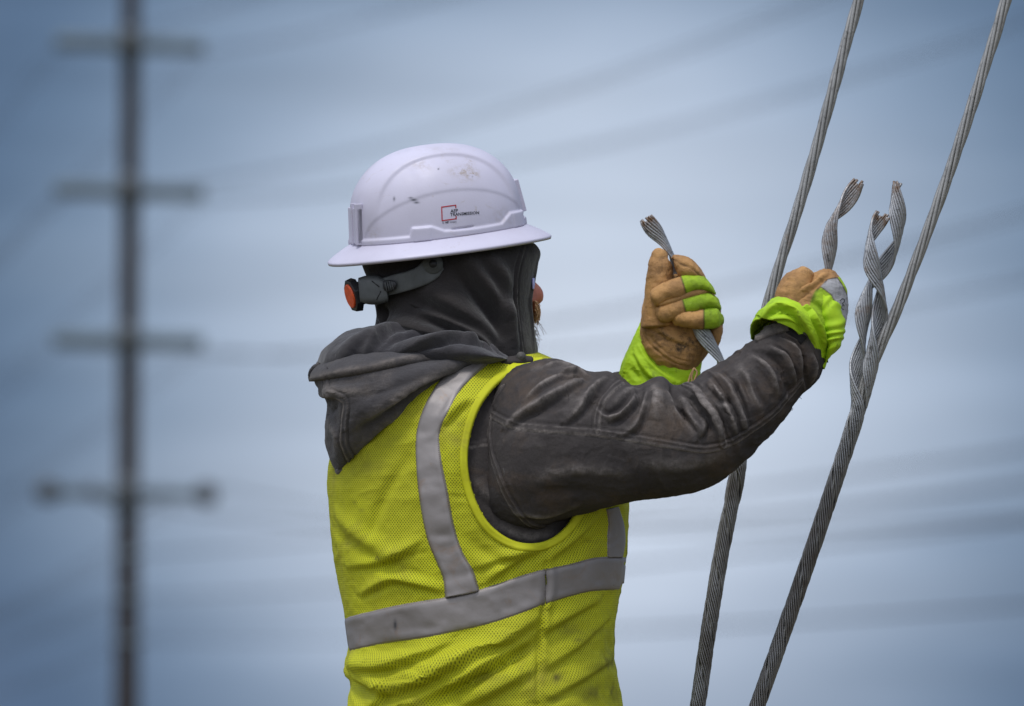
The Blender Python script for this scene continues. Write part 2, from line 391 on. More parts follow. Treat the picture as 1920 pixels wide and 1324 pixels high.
def vest_mat(name='vest_mesh', holes=True):
    m, t, b = mat(name, (.5, .57, .02), .75, 0, .3)
    c = mixc(t, ramp(t, noise(t, 7, 4), .35, .65), (.58, .60, .014), (.47, .47, .016))
    d = ramp(t, noise(t, 11, 6, .7, dist=.6), .54, .78); c = mixc(t, math_n(t, 'MULTIPLY', d, .7), c, (.21, .16, .03))
    d2 = ramp(t, noise(t, 34, 3, .6), .70, .76); c = mixc(t, math_n(t, 'MULTIPLY', d2, .75), c, (.07, .055, .015))
    c = mixc(t, attrn(t, 'stain'), c, (.09, .07, .02))
    if holes:
        uv = N(t, 'ShaderNodeTexCoord').outputs['UV']; p = .0046
        def lat(off):
            mp = N(t, 'ShaderNodeMapping'); mp.inputs['Scale'].default_value = (1/p, 1/(p*1.25), 1); mp.inputs['Location'].default_value = (off, off, 0)
            t.links.new(uv, mp.inputs[0]); fr = N(t, 'ShaderNodeVectorMath', operation='FRACTION'); t.links.new(mp.outputs[0], fr.inputs[0])
            ds = N(t, 'ShaderNodeVectorMath', operation='DISTANCE'); t.links.new(fr.outputs[0], ds.inputs[0]); ds.inputs[1].default_value = (.5, .5, 0); return ds.outputs['Value']
        mn = math_n(t, 'MINIMUM', lat(0), lat(.5)); h = ramp(t, mn, .13, .27)
        c = mixc(t, h, (.17, .19, .008), c)
        bump(t, b, [(noise(t, 60, 4), .001), (h, .0007)], strength=.8)
    else: bump(t, b, [(noise(t, 60, 4), .001), (noise(t, 800, 2), .0004)])
    t.links.new(c, b.inputs['Base Color']); return m
MAT['vest'] = vest_mat(); MAT['binding'] = vest_mat('binding_tape', False)
def tape_mat():
    m, t, b = mat('reflective_tape', (.3, .28, .27), .5, .3, .4)
    c = mixc(t, ramp(t, noise(t, 6, 4), .35, .65), (.29, .265, .26), (.23, .21, .205))
    d = ramp(t, noise(t, 18, 6, .7, dist=1), .56, .75); c = mixc(t, math_n(t, 'MULTIPLY', d, .55), c, (.25, .15, .08))
    c = mixc(t, attrn(t, 'stain'), c, (.02, .025, .035))
    uv = N(t, 'ShaderNodeTexCoord').outputs['UV']; sp = N(t, 'ShaderNodeSeparateXYZ'); t.links.new(uv, sp.inputs[0])
    e = math_n(t, 'ABSOLUTE', math_n(t, 'SUBTRACT', math_n(t, 'ABSOLUTE', math_n(t, 'SUBTRACT', sp.outputs[1], .5)), .445))
    st = math_n(t, 'LESS_THAN', e, .012); da = math_n(t, 'LESS_THAN', math_n(t, 'FRACT', math_n(t, 'MULTIPLY', sp.outputs[0], 330)), .65)
    c = mixc(t, math_n(t, 'MULTIPLY', math_n(t, 'MULTIPLY', st, da), .6), c, (.12, .08, .08))
    t.links.new(c, b.inputs['Base Color']); bump(t, b, [(noise(t, 45, 4), .0012), (noise(t, 900, 2), .0002)], strength=.6); return m
MAT['tape'] = tape_mat()
def leather():
    m, t, b = mat('leather', (.3, .17, .06), .7, 0, .3)
    c = mixc(t, ramp(t, noise(t, 18, 4), .35, .65), (.52, .285, .105), (.34, .18, .07))
    hv = attrn(t, 'hv'); g_ = mixc(t, ramp(t, noise(t, 25, 4), .35, .7), (.36, .53, .02), (.27, .42, .02))
    c = mixc(t, hv, c, g_); c = mixc(t, attrn(t, 'white'), c, (.36, .36, .38))
    d = ramp(t, noise(t, 42, 8, .8, dist=.4), .46, .66)
    c = mixc(t, math_n(t, 'MULTIPLY', d, math_n(t, 'ADD', .42, attrn(t, 'stain')), True), c, (.055, .036, .022))
    c = mixc(t, attrn(t, 'line'), c, (.035, .022, .012))
    t.links.new(c, b.inputs['Base Color']); bump(t, b, [(noise(t, 90, 5, .65), .0026), (noise(t, 700, 3, .7), .0006)], strength=.9); return m
MAT['leather'] = leather()
def green():
    m, t, b = mat('gauntlet_fabric', (.35, .65, .02), .7, 0, .3)
    c = mixc(t, ramp(t, noise(t, 15, 4), .35, .65), (.42, .64, .016), (.31, .49, .02))
    d = ramp(t, noise(t, 28, 6, .7, dist=.6), .58, .74); c = mixc(t, math_n(t, 'MULTIPLY', d, .75), c, (.07, .10, .02))
    c = mixc(t, attrn(t, 'line'), c, (.12, .2, .01))
    t.links.new(c, b.inputs['Base Color']); bump(t, b, [(noise(t, 90, 4, .6), .0012), (noise(t, 1100, 2), .0003)], strength=.6); return m
MAT['green'] = green()
def hatm():
    m, t, b = mat('hat_plastic', (.62, .60, .70), .38, 0, .5)
    c = mixc(t, ramp(t, noise(t, 10, 4), .4, .65), (.565, .545, .67), (.51, .49, .60))
    tc_ = N(t, 'ShaderNodeTexCoord')
    d = ramp(t, noise(t, 26, 6, .75, dist=1.2, scl=(1, 1, 2.2)), .60, .72)
    c = mixc(t, math_n(t, 'MULTIPLY', d, .45), c, (.36, .30, .24))
    d = ramp(t, noise(t, 17, 8, .8, dist=2.), .66, .70); c = mixc(t, math_n(t, 'MULTIPLY', d, .8), c, (.32, .26, .2))
    c = mixc(t, attrn(t, 'stain'), c, (.03, .035, .05)); c = mixc(t, math_n(t, 'MULTIPLY', attrn(t, 'dust'), ramp(t, noise(t, 90, 5, .7), .42, .6)), c, (.30, .235, .17))
    t.links.new(c, b.inputs['Base Color']); t.links.new(ramp(t, noise(t, 30, 5), -.25, 1.35), b.inputs['Roughness'])
    bump(t, b, [(noise(t, 300, 3), .00025)], strength=.5); return m
MAT['hat'] = hatm()
def simple(name, col, rough=.6, metal=0, spec=.4, sc=80, amp=.0005, vary=.25):
    m, t, b = mat(name, col, rough, metal, spec)
    c = mixc(t, ramp(t, noise(t, sc * .5, 5, .65), .3, .7), tuple(x * (1 + vary) for x in col), tuple(x * (1 - vary) for x in col))
    t.links.new(c, b.inputs['Base Color']); bump(t, b, [(noise(t, sc, 4), amp)]); return m
MAT['strap'] = simple('grey_plastic', (.075, .08, .082), .5); MAT['black'] = simple('black_plastic', (.014, .014, .017), .42)
MAT['orange'] = simple('orange_plastic', (.72, .09, .02), .45, sc=250)
MAT['skin'] = simple('skin', (.46, .16, .11), .5, sc=200, amp=.0004, vary=.15)
MAT['hair'] = simple('beard_hair', (.60, .36, .18), .6); MAT['hair_grey'] = simple('beard_hair_grey', (.34, .30, .28), .6)
MAT['ink'] = simple('ink_black', (.01, .013, .02), .5); MAT['ink_red'] = simple('ink_red', (.42, .012, .02), .5); MAT['ink_grey'] = simple('ink_grey', (.12, .12, .16), .5)
MAT['lens'] = simple('lens_tint', (.42, .42, .75), .1, 0, .8, vary=.05); MAT['snap'] = simple('snap_metal', (.085, .08, .075), .5, .4)
MAT['cord'] = simple('tan_cord', (.42, .26, .13), .8); MAT['velcro'] = simple('velcro', (.012, .011, .012), 1, sc=700, amp=.002)
MAT['trouser'] = cloth_mat('trouser_canvas', (.10, .07, .045), (.08, .055, .035), .5, (.1, .07, .04), (.2, .15, .1))
MAT['boot'] = simple('boot_leather', (.12, .06, .03), .6)
def wire_mat(name, col, rust, dark):
    m, t, b = mat(name, col, .42, .55, .5)
    c = mixc(t, ramp(t, noise(t, 30, 4, .6), .3, .7), col, tuple(x * .72 for x in col))
    rn = ramp(t, noise(t, 22, 6, .7, dist=.5), .60, .70); rr = math_n(t, 'ADD', math_n(t, 'MULTIPLY', rn, rust), math_n(t, 'MULTIPLY', attrn(t, 'rust'), ramp(t, noise(t, 160, 4), .3, .6)), True)
    c = mixc(t, rr, c, (.14, .075, .035)); c = mixc(t, math_n(t, 'MULTIPLY', ramp(t, noise(t, 110, 5, .7), .55, .68), dark), c, (.05, .045, .04))
    c = mixc(t, math_n(t, 'MULTIPLY', attrn(t, 'grime'), ramp(t, noise(t, 18, 5, .6), .15, .7)), c, (.11, .095, .085))
    t.links.new(c, b.inputs['Base Color']); t.links.new(math_n(t, 'MULTIPLY', math_n(t, 'SUBTRACT', 1, rr), .55), b.inputs['Metallic'])
    bump(t, b, [(noise(t, 260, 4), .0006)]); return m
MAT['strand'] = wire_mat('galvanised_strand', (.37, .365, .355), .5, .55); MAT['grip'] = wire_mat('galvanised_grip', (.40, .41, .43), .6, .8)
MAT['grip_leg'] = wire_mat('galvanised_leg', (.40, .41, .43), .6, .4)
def wood():
    m, t, b = mat('pole_wood', (.035, .028, .026), .9)
    c = mixc(t, ramp(t, noise(t, 3, 5, .6, scl=(4, 4, .3)), .3, .7), (.045, .036, .034), (.022, .018, .018)); t.links.new(c, b.inputs['Base Color'])
    bump(t, b, [(noise(t, 6, 5, .6, scl=(6, 6, .4)), .01)]); return m
MAT['wood'] = wood(); MAT['arm'] = simple('crossarm_steel', (.13, .17, .20), .7, sc=4, amp=.004)
MAT['insul'] = simple('insulator_glaze', (.05, .055, .06), .4, sc=10); MAT['line'] = simple('conductor_metal', (.05, .055, .07), .6, .3, sc=20)
def groundm():
    m, t, b = mat('dry_grass_soil', (.12, .1, .06), 1)
    c = mixc(t, ramp(t, noise(t, .6, 6, .7), .35, .65), (.11, .12, .05), (.16, .12, .075)); c = mixc(t, ramp(t, noise(t, 8, 6, .7), .5, .7), c, (.2, .16, .1))
    t.links.new(c, b.inputs['Base Color']); bump(t, b, [(noise(t, 14, 6, .7), .05)]); return m
MAT['ground'] = groundm()

# ================================================================== SETTING
n = 70; xs = np.sign(np.linspace(-1, 1, n)) * np.abs(np.linspace(-1, 1, n)) ** 3 * 2500
gx, gy = np.meshgrid(xs, xs); P = np.stack([gx.ravel(), gy.ravel(), np.zeros(n*n)], 1)
rr = np.hypot(P[:, 0], P[:, 1]); P[:, 2] = .05 * fbm(P * np.array([.15, .15, 0]) + 3, 3) * np.clip((rr - 3) / 6, 0, 1)
G = M(P, [(i*n+j, i*n+j+1, (i+1)*n+j+1, (i+1)*n+j) for i in range(n-1) for j in range(n-1)])
go = G.make('ground', MAT['ground']); go['kind'] = 'structure'

# ================================================================== POWER POLE, far and out of focus
PD = 158.0; PY_ = PD + CAM[1]
def at(px, py, y): return W(px, py, y)
pb = at(237, 1434, PY_); PXx = pb[0]
pole = empty('utility_pole', (PXx, PY_, 0), 'tall dark utility pole with four crossarms, far off and blurred at left', 'utility pole')
ztop = at(237, -140, PY_)[2]
limb([(PXx, PY_, -.5), (PXx, PY_, 8), (PXx, PY_, ztop)], [.42, .35, .27], 16, n=12).make('pole', MAT['wood'], pole)
ldir = np.array([20.4, -73]); ldir /= np.linalg.norm(ldir); adir = np.array([-ldir[1], ldir[0]])   # across the line: +x, slightly +y
if adir[0] < 0: adir = -adir
HALF = 2.36; arms_z = [at(237, y, PY_)[2] for y in (85, 360, 640, 925)]
tips = []
for k, z in enumerate(arms_z):
    bot = k == 3; hl = HALF + (.2 if bot else -.05)
    a = (PXx - adir[0]*hl, PY_ - adir[1]*hl - .3, z); b_ = (PXx + adir[0]*hl, PY_ + adir[1]*hl - .3, z)
    ca = limb([a, b_], [.25 if not bot else .17]*2, 8).make('crossarm', MAT['arm'], pole, smooth=False)
    limb([(PXx, PY_-.35, z-.45), (PXx, PY_-.35, z+.45)], [.36, .36], 12).make('arm_bracket', MAT['insul'], pole)
    for sgn in (-1, 1):
        e = np.array([PXx + sgn*adir[0]*hl*.97, PY_ + sgn*adir[1]*hl*.97 - .3, z])
        if bot:
            limb([(PXx, PY_-.3, z-.75), (PXx+sgn*1.1, PY_-.3, z-.08)], [.06, .06], 8).make('arm_brace', MAT['arm'], pole)
            limb([e+(0, 0, .32), e+(0, 0, .1), e+(0, 0, -.28)], [.2, .38, .3], 12, n=8).make('insulator', MAT['insul'], pole)
            limb([e+(-sgn*1.35, 0, .2), e+(-sgn*1.35, 0, -.16)], [.14, .17], 12).make('insulator', MAT['insul'], pole)
            tips.append(e + (0, 0, .3))
        else:
            limb([e+(0, 0, -.05), e+(0, 0, -.22)], [.13, .10], 12).make('insulator', MAT['insul'], pole)
            tips.append(e + (0, 0, -.2))
low = []
for py__, off in ((1040, .3), (1120, -.3), (1200, .3)):
    z = at(237, py__, PY_)[2]; limb([(PXx - .3, PY_-.3, z), (PXx + .45, PY_-.3, z)], [.09, .09], 8).make('line_bracket', MAT['arm'], pole); low.append(np.array([PXx + off, PY_ - .3, z]))
names = ['top', 'second', 'third', 'bottom']
for i, tp in enumerate(tips + low):
    k = i // 2; side = 'left' if i % 2 == 0 else 'right'
    pts = []
    span, sag = 168., (4.4 if i < 8 else 1.2)
    for s in np.linspace(-160, 168, 90):
        t = (s % span) / span if s >= 0 else (s + 160) / 160
        sg = sag if s >= 0 else (4.0 if i < 8 else 2.5)
        pts.append((tp[0] + ldir[0]*s, tp[1] + ldir[1]*s, tp[2] - 4*sg*t*(1-t)))
    base = tuple(tp); ms = []
    for dx in (-.2, .2):
        ms.append(limb(np.array(pts) + np.array([adir[0]*dx, adir[1]*dx, 0]), [.0135]*len(pts), 6))
    o = merge(ms).make('power_line', MAT['line'], loc=base)
    o['label'] = f'blurred pair of power conductors strung from the {side} end of the {names[k]} crossarm' if i < 8 else f'faint blurred line strung from the {["uppermost", "middle", "lowest"][i-8]} bracket below the crossarms of the far pole'
    o['category'] = 'power line'; o['group'] = 'power lines on the far pole' if i < 8 else 'low lines below the crossarms'

# ================================================================== CABLES
def helix(axis, n, i0, cnt, R0, r, pitch, th0, delta, flare=None, ns=6, sgn=1, rust_tip=False, rseed=0, phase=None):
    """cnt wires lying side by side round a curved axis; returns list of M"""
    A = cr3(axis, n); C = A[:, :3]; Rr = A[:, 3] * R0 if A.shape[1] > 3 else np.full(n, R0)
    T = np.gradient(C, axis=0); T /= np.linalg.norm(T, axis=1)[:, None]
    Vv = np.array([0, 1., 0]) - T * T[:, 1:2]; Vv /= np.linalg.norm(Vv, axis=1)[:, None]; U = np.cross(Vv, T)
    s = np.r_[0, np.cumsum(np.linalg.norm(np.diff(C, axis=0), axis=1))]
    rg = random.Random(rseed); res = []
    for i in range(cnt):
        th = (th0 + sgn * 2*np.pi * s / pitch if phase is None else phase(s)) + (i - (cnt-1)/2) * delta
        j = np.array([vn for vn in vnoise(np.stack([s*14, np.full(n, i*3.3+rseed), np.zeros(n)], 1), 4)]) * np.mean(r) * .25
        rad = Rr + j
        P = C + rad[:, None] * (np.cos(th)[:, None]*U + np.sin(th)[:, None]*Vv)
        cut = rg.randint(0, 1) if rust_tip else 0
        rr_w = np.broadcast_to(r, (n,))
        P = P[cut:]; m = limb(P, list(rr_w[cut:]), ns)
        if rust_tip:
            ss = s[cut:]; a = np.exp(-np.maximum(ss - ss[0] - .008, 0) / .012); m.attr('rust')[:len(P)*ns] = np.repeat(a, ns)
        res.append(m)
    return res
def cable_axis(pts): return [list(W(x, y, d)) + [k] for x, y, d, k in pts]
LAY = -1
# left guy cable
gl_pts = [(1686, -260, .05), (1610, 0, .05), (1553, 200, .05), (1500, 380, .05), (1440, 570, .05), (1400, 760, .05), (1380, 900, .05), (1345, 1080, .05), (1308, 1324, .05), (1262, 1580, .05)]
gc = empty('guy_cable', tuple(W(1250, 1600, .05)), 'left of the two long straight guy cables, passing behind the near glove and sleeve', 'cable', 'guy cables')
def build_strand(parent, pts, n=210):
    ax = [list(W(*p)) + [1] for p in pts]
    helix_m = helix(ax, n, 0, 6, .0058, .00325, .32, .3, np.pi/3, sgn=LAY, rseed=3)
    A = cr3(ax, n)[:, :3]
    limb(A, [.0032]*n, 6).make('wire', MAT['strand'], parent)
    for m in helix_m: m.make('wire', MAT['strand'], parent)
build_strand(gc, gl_pts)
gcr_pts = [(1955, -220, .0), (1887, 0, .0), (1822, 200, .0), (1752, 400, .0), (1690, 560, .0), (1630, 700, .0), (1590, 830, .0), (1530, 1010, .0), (1478, 1160, .0), (1420, 1324, 0), (1345, 1540, 0)]
gr = empty('guy_cable', tuple(W(1330, 1580, 0)), 'right of the two long straight guy cables, clear of the worker', 'cable', 'guy cables')
build_strand(gr, gcr_pts)

# wrapped grips: two legs each, wound round the cable below and hanging loose above
gripL = empty('cable_grip', tuple(W(1262, 1580, .05)), 'twisted wire grip wound round the left cable, its two loose legs held in both gloves', 'cable grip', 'wire grips wound on the cables')
gripR = empty('cable_grip', tuple(W(1345, 1540, .0)), 'twisted wire grip wound round the right cable, its two loose legs sticking up free', 'cable grip', 'wire grips wound on the cables')
DEL = .355
def grip(parent, loose, trunk, th_end, sf, k=8, seed=1):
    # loose: tip -> joint ; trunk: joint -> bottom. radius factor in 4th
    ax = cable_axis(loose + trunk); n = int(1 + 190)
    L = cr3(ax, n)[:, :3]; s = np.r_[0, np.cumsum(np.linalg.norm(np.diff(L, axis=0), axis=1))]
    J = np.array(ax[len(loose)][:3]); sj = s[np.argmin(np.linalg.norm(L - J, axis=1))]; pitch = .158
    a0 = -np.pi/2 + 2*np.pi * sf / .158                 # which way the leg faces at its tip
    turns = (a0 - th_end) / (2*np.pi); k_t = sj / .158; best = turns + round(k_t - turns)      # whole turns between tip and joint
    rate = 2*np.pi * (best) / sj
    def phase(q): return np.where(q < sj, a0 - rate * q, a0 - rate * sj - 2*np.pi * (q - sj) / pitch)
    rad = np.where(s < sj, .0021, .00155)
    for m in helix(ax, n, 0, k, .0112, rad, pitch, 0, DEL, sgn=LAY, rust_tip=True, rseed=seed, phase=phase):
        if seed == 1 and 'rust' in m.at: hh = np.clip((m.V[:, 2] - W(0, 560, -.16)[2]) / .1, 0, 1); m.at['rust'] = np.maximum(m.at['rust'], .55 * hh)
        m.at['grime'] = np.clip((rad[-1] < .0019) * np.interp(m.V[:, 2], [W(0, 900, 0)[2], W(0, 760, 0)[2]], [1., 0.]), 0, 1)
        m.make('wire', MAT['grip'], parent)
trunkL = [(1384, 880, .05, .98), (1362, 990, .05, .98), (1345, 1080, .05, .98), (1326, 1200, .05, .98), (1308, 1324, .05, .98), (1262, 1580, .05, .98)]
grip(gripL, [(1605, 334, -.16, 1.2), (1588, 385, -.16, 1), (1562, 432, -.16, 1), (1548, 490, -.16, 1), (1538, 530, -.16, .85), (1505, 640, -.11, .9), (1450, 750, -.02, 1), (1402, 820, .03, 1.1)], trunkL, 0.4, .108, seed=1)
grip(gripL, [(1214, 408, .10, 1.15), (1226, 432, .10, 1.1), (1245, 462, .10, .7), (1262, 498, .10, .6), (1276, 540, .09, .8), (1302, 592, .075, .9), (1321, 632, .07, 1), (1345, 685, .07, 1), (1378, 780, .06, 1.1)], trunkL, 0.4 + np.pi, .02, seed=2)
trunkR = [(1610, 765, .0, .98), (1590, 830, .0, .98), (1560, 920, 0, .98), (1530, 1010, .0, .98), (1478, 1160, .0, .98), (1420, 1324, 0, .98), (1345, 1540, 0, .98)]
grip(gripR, [(1655, 398, -.014, 1.05), (1643, 440, -.014, 1.05), (1635, 500, -.014, 1.08), (1644, 558, -.012, 1.08), (1650, 605, -.008, 1.05), (1641, 655, -.004, 1.0), (1628, 700, -.002, 1.0)], trunkR, 2.0, .088, seed=3)
grip(gripR, [(1690, 342, .005, 1.05), (1684, 395, .005, 1.1), (1673, 450, .006, 1.05), (1653, 510, .008, 1.08), (1624, 572, .01, 1.08), (1610, 622, .008, 1.05), (1607, 670, .003, 1.0), (1609, 715, .0, 1.0)], trunkR, 2.0 + np.pi, .05, seed=4)

# ================================================================== THE WORKER
FEET = (W(880, 1500, 0)[0], 0.02, 0.0)
person = empty('person', FEET, 'worker in white hard hat, dark hood and yellow reflective vest, holding wire cables', 'person')

# ---- torso of the jacket and the vest over it
TK = [(858, 640, 945, 640, .03, .07), (770, 664, 1018, 664, .02, .12), (700, 700, 1085, 700, .01, .165), (655, 755, 1130, 755, 0, .195), (630, 820, 1160, 820, 0, .205),
      (615, 885, 1176, 885, 0, .21), (617, 950, 1179, 950, 0, .21), (624, 1030, 1176, 1030, 0, .205), (637, 1100, 1166, 1100, 0, .20), (650, 1165, 1154, 1165, 0, .198),
      (657, 1215, 1150, 1215, 0, .195), (653, 1245, 1150, 1245, 0, .20), (664, 1285, 1153, 1285, 0, .20), (655, 1324, 1159, 1324, 0, .20), (640, 1380, 1168, 1380, 0, .205), (636, 1450, 1172, 1450, 0, .21)]
vest = tube(TK, 330, 420, p=.88, closed=(False, False))
x, y = PX(vest.V)
N_ = vest.normals()
VB = vest.bvh()
ARM = [(1018, 685), (972, 693), (928, 724), (895, 772), (877, 840), (879, 895), (894, 945), (921, 988), (965, 1016), (1012, 1019), (1048, 1002), (1077, 966), (1100, 900), (1112, 820), (1092, 750), (1054, 708)]
armc = cr(np.array(ARM + ARM[:1], float), 90)
# broad folds in the vest
N_ = N_ * np.clip((y - 676) / 30, 0, 1)[:, None]
vest.V += N_ * (.0035 * fbm(vest.V * np.array([9, 9, 6]), 11) + .0016 * ridged(np.stack([vest.uv[:, 0]*14 + vest.uv[:, 1]*10, vest.uv[:, 1]*24 - vest.uv[:, 0]*6, vest.V[:, 1]*6], 1), 21) + .0007 * ridged(vest.V * 48, 22))[:, None]
low = np.clip((y - 1180) / 80, 0, 1)
vest.V += N_ * (low * .011 * ridged(np.stack([vest.uv[:, 0]*3 + vest.uv[:, 1]*2, vest.uv[:, 1]*13 + vest.uv[:, 0]*6.5, vest.V[:, 1]*2], 1), 31))[:, None]
strokes(vest, [
 ('f', 9, 16, [(650, 1262), (734, 1290), (835, 1248), (935, 1200), (1013, 1150)]),
 ('f', 8, 17, [(760, 1318), (830, 1290), (902, 1246), (1000, 1190)]),
 ('f', 6, 12, [(655, 1246), (711, 1248), (801, 1222), (840, 1200)]),
 ('f', 3.5, 12, [(690, 1330), (706, 1310), (722, 1285)]),
 ('f', 5, 14, [(860, 1324), (930, 1290), (1000, 1250)]), ('g', -6, 9, [(790, 1310), (870, 1285), (960, 1235), (1005, 1200)]),
 ('f', 5, 9, [(677, 1112), (734, 1086), (775, 1092), (831, 1106)]), ('f', 2, 10, [(715, 1050), (760, 1035), (801, 1020)]),
 ('f', 3.5, 10, [(650, 1060), (720, 1050), (790, 1010)]), ('g', 3.5, 14, [(625, 960), (680, 1010), (770, 1050)]), ('g', -2, 12, [(622, 985), (690, 1040), (800, 1085)]),
 ('f', 5, 10, [(908, 1092), (962, 1052), (1012, 1028)]), ('f', 4, 10, [(895, 1062), (935, 1046), (1000, 1030)]), ('g', -3, 9, [(880, 1010), (915, 1040), (960, 1060)]),
 ('f', 4.5, 10, [(1030, 1046), (1075, 1010), (1120, 965)]), ('g', -4, 9, [(1036, 1060), (1085, 1030), (1130, 1000)]),
 ('f', 4.5, 12, [(1012, 1185), (1070, 1150), (1125, 1120)]), ('f', 4, 12, [(1020, 1250), (1080, 1210), (1145, 1150)]), ('f', 4, 12, [(1020, 1310), (1090, 1270), (1150, 1230)]),
 ('g', -4, 10, [(770, 850), (720, 930), (690, 1010)]), ('g', 4, 14, [(840, 800), (850, 860), (850, 930)]), ('f', 4, 10, [(828, 800), (850, 770), (880, 745)]),
 ('g', -3, 4, [(1023, 1022), (1024, 1100), (1012, 1180), (1009, 1260), (1009, 1330)]), ('g', 2.4, 6, [(1031, 1030), (1033, 1100), (1022, 1180), (1019, 1260)]),
], gain=1.85)
x, y = PX(vest.V)
st = vest.attr('stain')
for cx, cy, rx, ry, a in [(1044, 1270, 9, 14, .9), (797, 925, 4, 4, .7), (900, 897, 6, 5, .8), (838, 1075, 14, 8, .5), (665, 942, 3, 3, .8), (768, 1208, 20, 10, .25), (920, 1270, 30, 12, .35),
                      (1110, 1300, 24, 22, .7), (1145, 1235, 13, 34, .7), (1060, 1180, 20, 14, .35), (1120, 1250, 20, 12, .4), (1130, 1185, 14, 9, .3), (690, 870, 34, 22, .5), (730, 830, 30, 16, .35), (1150, 1300, 10, 22, .6), (990, 1215, 12, 8, .3),
                      (1107, 1015, 10, 3, .6), (678, 957, 5, 4, .4), (1085, 1200, 8, 5, .6), (1040, 1310, 16, 6, .4)]:
    d2 = ((x-cx)/rx)**2 + ((y-cy)/ry)**2; st += a * np.exp(-d2) * (N_[:, 1] < .1)
st *= np.clip(.75 + .8 * fbm(vest.V * 90, 8), 0, 1.3); np.clip(st, 0, .95, out=st)
sid = vest.at['wear_and_light']; sid *= 0
vestB2 = vest.bvh(); vest_full_V = vest.V.copy()
cc = vest.centers(); cx_, cy_ = PX(cc); fn = vest.normals()[np.array([f[0] for f in vest.F])]
vest.drop(inpoly(cx_, cy_, [tuple(p) for p in armc]) & (cc[:, 1] < .02))
vo = vest.make('vest', MAT['vest'], person, solid=.0015)
# the jacket underneath
TI = []
for k in TK:
    c = (k[0] + k[2]) / 2; TI.append((c + (k[0]-c)*.955, k[1] + (12 if k[1] < 700 else 0), c + (k[2]-c)*.955, k[3] + (12 if k[1] < 700 else 0), k[4], k[5] - .018))
TI[-1] = TI[-1][:1] + (1450,) + TI[-1][2:3] + (1450,) + TI[-1][4:]; TI.append((650, 1520, 1160, 1520, 0, .19))
jk = tube(TI, 200, 260, p=.88, closed=(True, True)); nn_ = jk.normals(); jk.V += nn_ * (.002 * ridged(jk.V * np.array([14, 14, 9]), 41))[:, None]
strokes(jk, [('s', 1.2, 5, [(872, 836), (925, 826)]), ('f', 4, 10, [(890, 900), (915, 930), (950, 960)]), ('f', 4, 12, [(930, 985), (980, 1008), (1040, 1002)]), ('g', -4, 8, [(895, 800), (905, 760), (930, 730)])])
pale_ridges(jk, .5); jo = jk.make('jacket', MAT['canvas'], person)

# binding round the armhole, reflective tapes
def offcurve(P, d):
    t = np.gradient(P, axis=0); t /= np.linalg.norm(t, axis=1)[:, None]; return P + np.stack([t[:, 1], -t[:, 0]], 1) * d
cen = armc.mean(0); inner = armc; outer = offcurve(armc, 15)
if np.linalg.norm(outer - cen, axis=1).mean() < np.linalg.norm(inner - cen, axis=1).mean(): outer = offcurve(armc, -15)
bd = ribbon(vestB2, outer, offcurve(armc, 3) if 0 else armc + (cen - armc) * .012, 220, 7, .0042); bd.attr('wear_and_light')
bd.make('armhole_binding', MAT['binding'], person, solid=.001)
def tape(Lp, Rp, n, name='reflective_strip', wav=.0012, stains=()):
    m = ribbon(vestB2, Lp, Rp, n, 15, .0028, wav=wav); m.attr('stain'); X, Y = PX(m.V)
    for cx, cy, rx, ry, a in stains: m.at['stain'] += a * np.exp(-((X-cx)/rx)**2 - ((Y-cy)/ry)**2)
    return m.make(name, MAT['tape'], person, solid=.0008)
tape([(838, 694), (815, 725), (793, 765), (780, 810), (779, 860), (785, 930), (800, 1010), (818, 1055), (830, 1085), (834, 1122)],
     [(922, 678), (890, 705), (862, 735), (840, 775), (825, 812), (828, 860), (840, 920), (852, 985), (868, 1035), (888, 1070), (900, 1108)], 170, wav=.007)
tape([(1136, 955), (1140, 980), (1138, 1005), (1138, 1045)], [(1160, 950), (1171, 985), (1173, 1018), (1168, 1045)], 50)
wt = tape([(648, 1157), (700, 1144), (760, 1131), (840, 1118), (900, 1104), (960, 1084), (1022, 1065)], [(657, 1221), (720, 1208), (790, 1198), (860, 1184), (920, 1170), (980, 1150), (1022, 1134)], 190, stains=[(741, 1172, 3, 9, .9)])
tape([(1024, 1066), (1070, 1056), (1120, 1044), (1172, 1043)], [(1024, 1134), (1060, 1122), (1110, 1110), (1166, 1107)], 80)
# the waist strip carries on round the far side
bk = []
for f0, f1, zt, zb in [(1, 0, 0, 0)]:
    nA, nS = 150, 9; gridV = []
    for i in range(nA):
        a = i / (nA - 1); pxx = 668 + (1148 - 668) * a; top = 1157 + (1043 - 1157) * a; bt = 1221 + (1107 - 1221) * a
        for j in range(nS):
            pyy = top + (bt - top) * j / (nS - 1); d = Vector(ray(pxx, pyy)).normalized(); fr = Vector(W(pxx, pyy, 1.0))
            h = vestB2.ray_cast(fr, -d); q = np.array(h[0]) if h[0] is not None else np.array(W(pxx, pyy, .0)); nn = np.array(h[1]) if h[0] is not None else np.array([0, 1., 0])
            if nn[1] < 0: nn = -nn
            gridV.append(q + nn * .003)
    mm = M(gridV, [(i*nS+j, i*nS+j+1, (i+1)*nS+j+1, (i+1)*nS+j) for i in range(nA-1) for j in range(nS-1)], np.array([[i*.004, j/(nS-1)] for i in range(nA) for j in range(nS)]))
    mm.attr('stain'); mm.make('reflective_strip', MAT['tape'], person, solid=.0008)

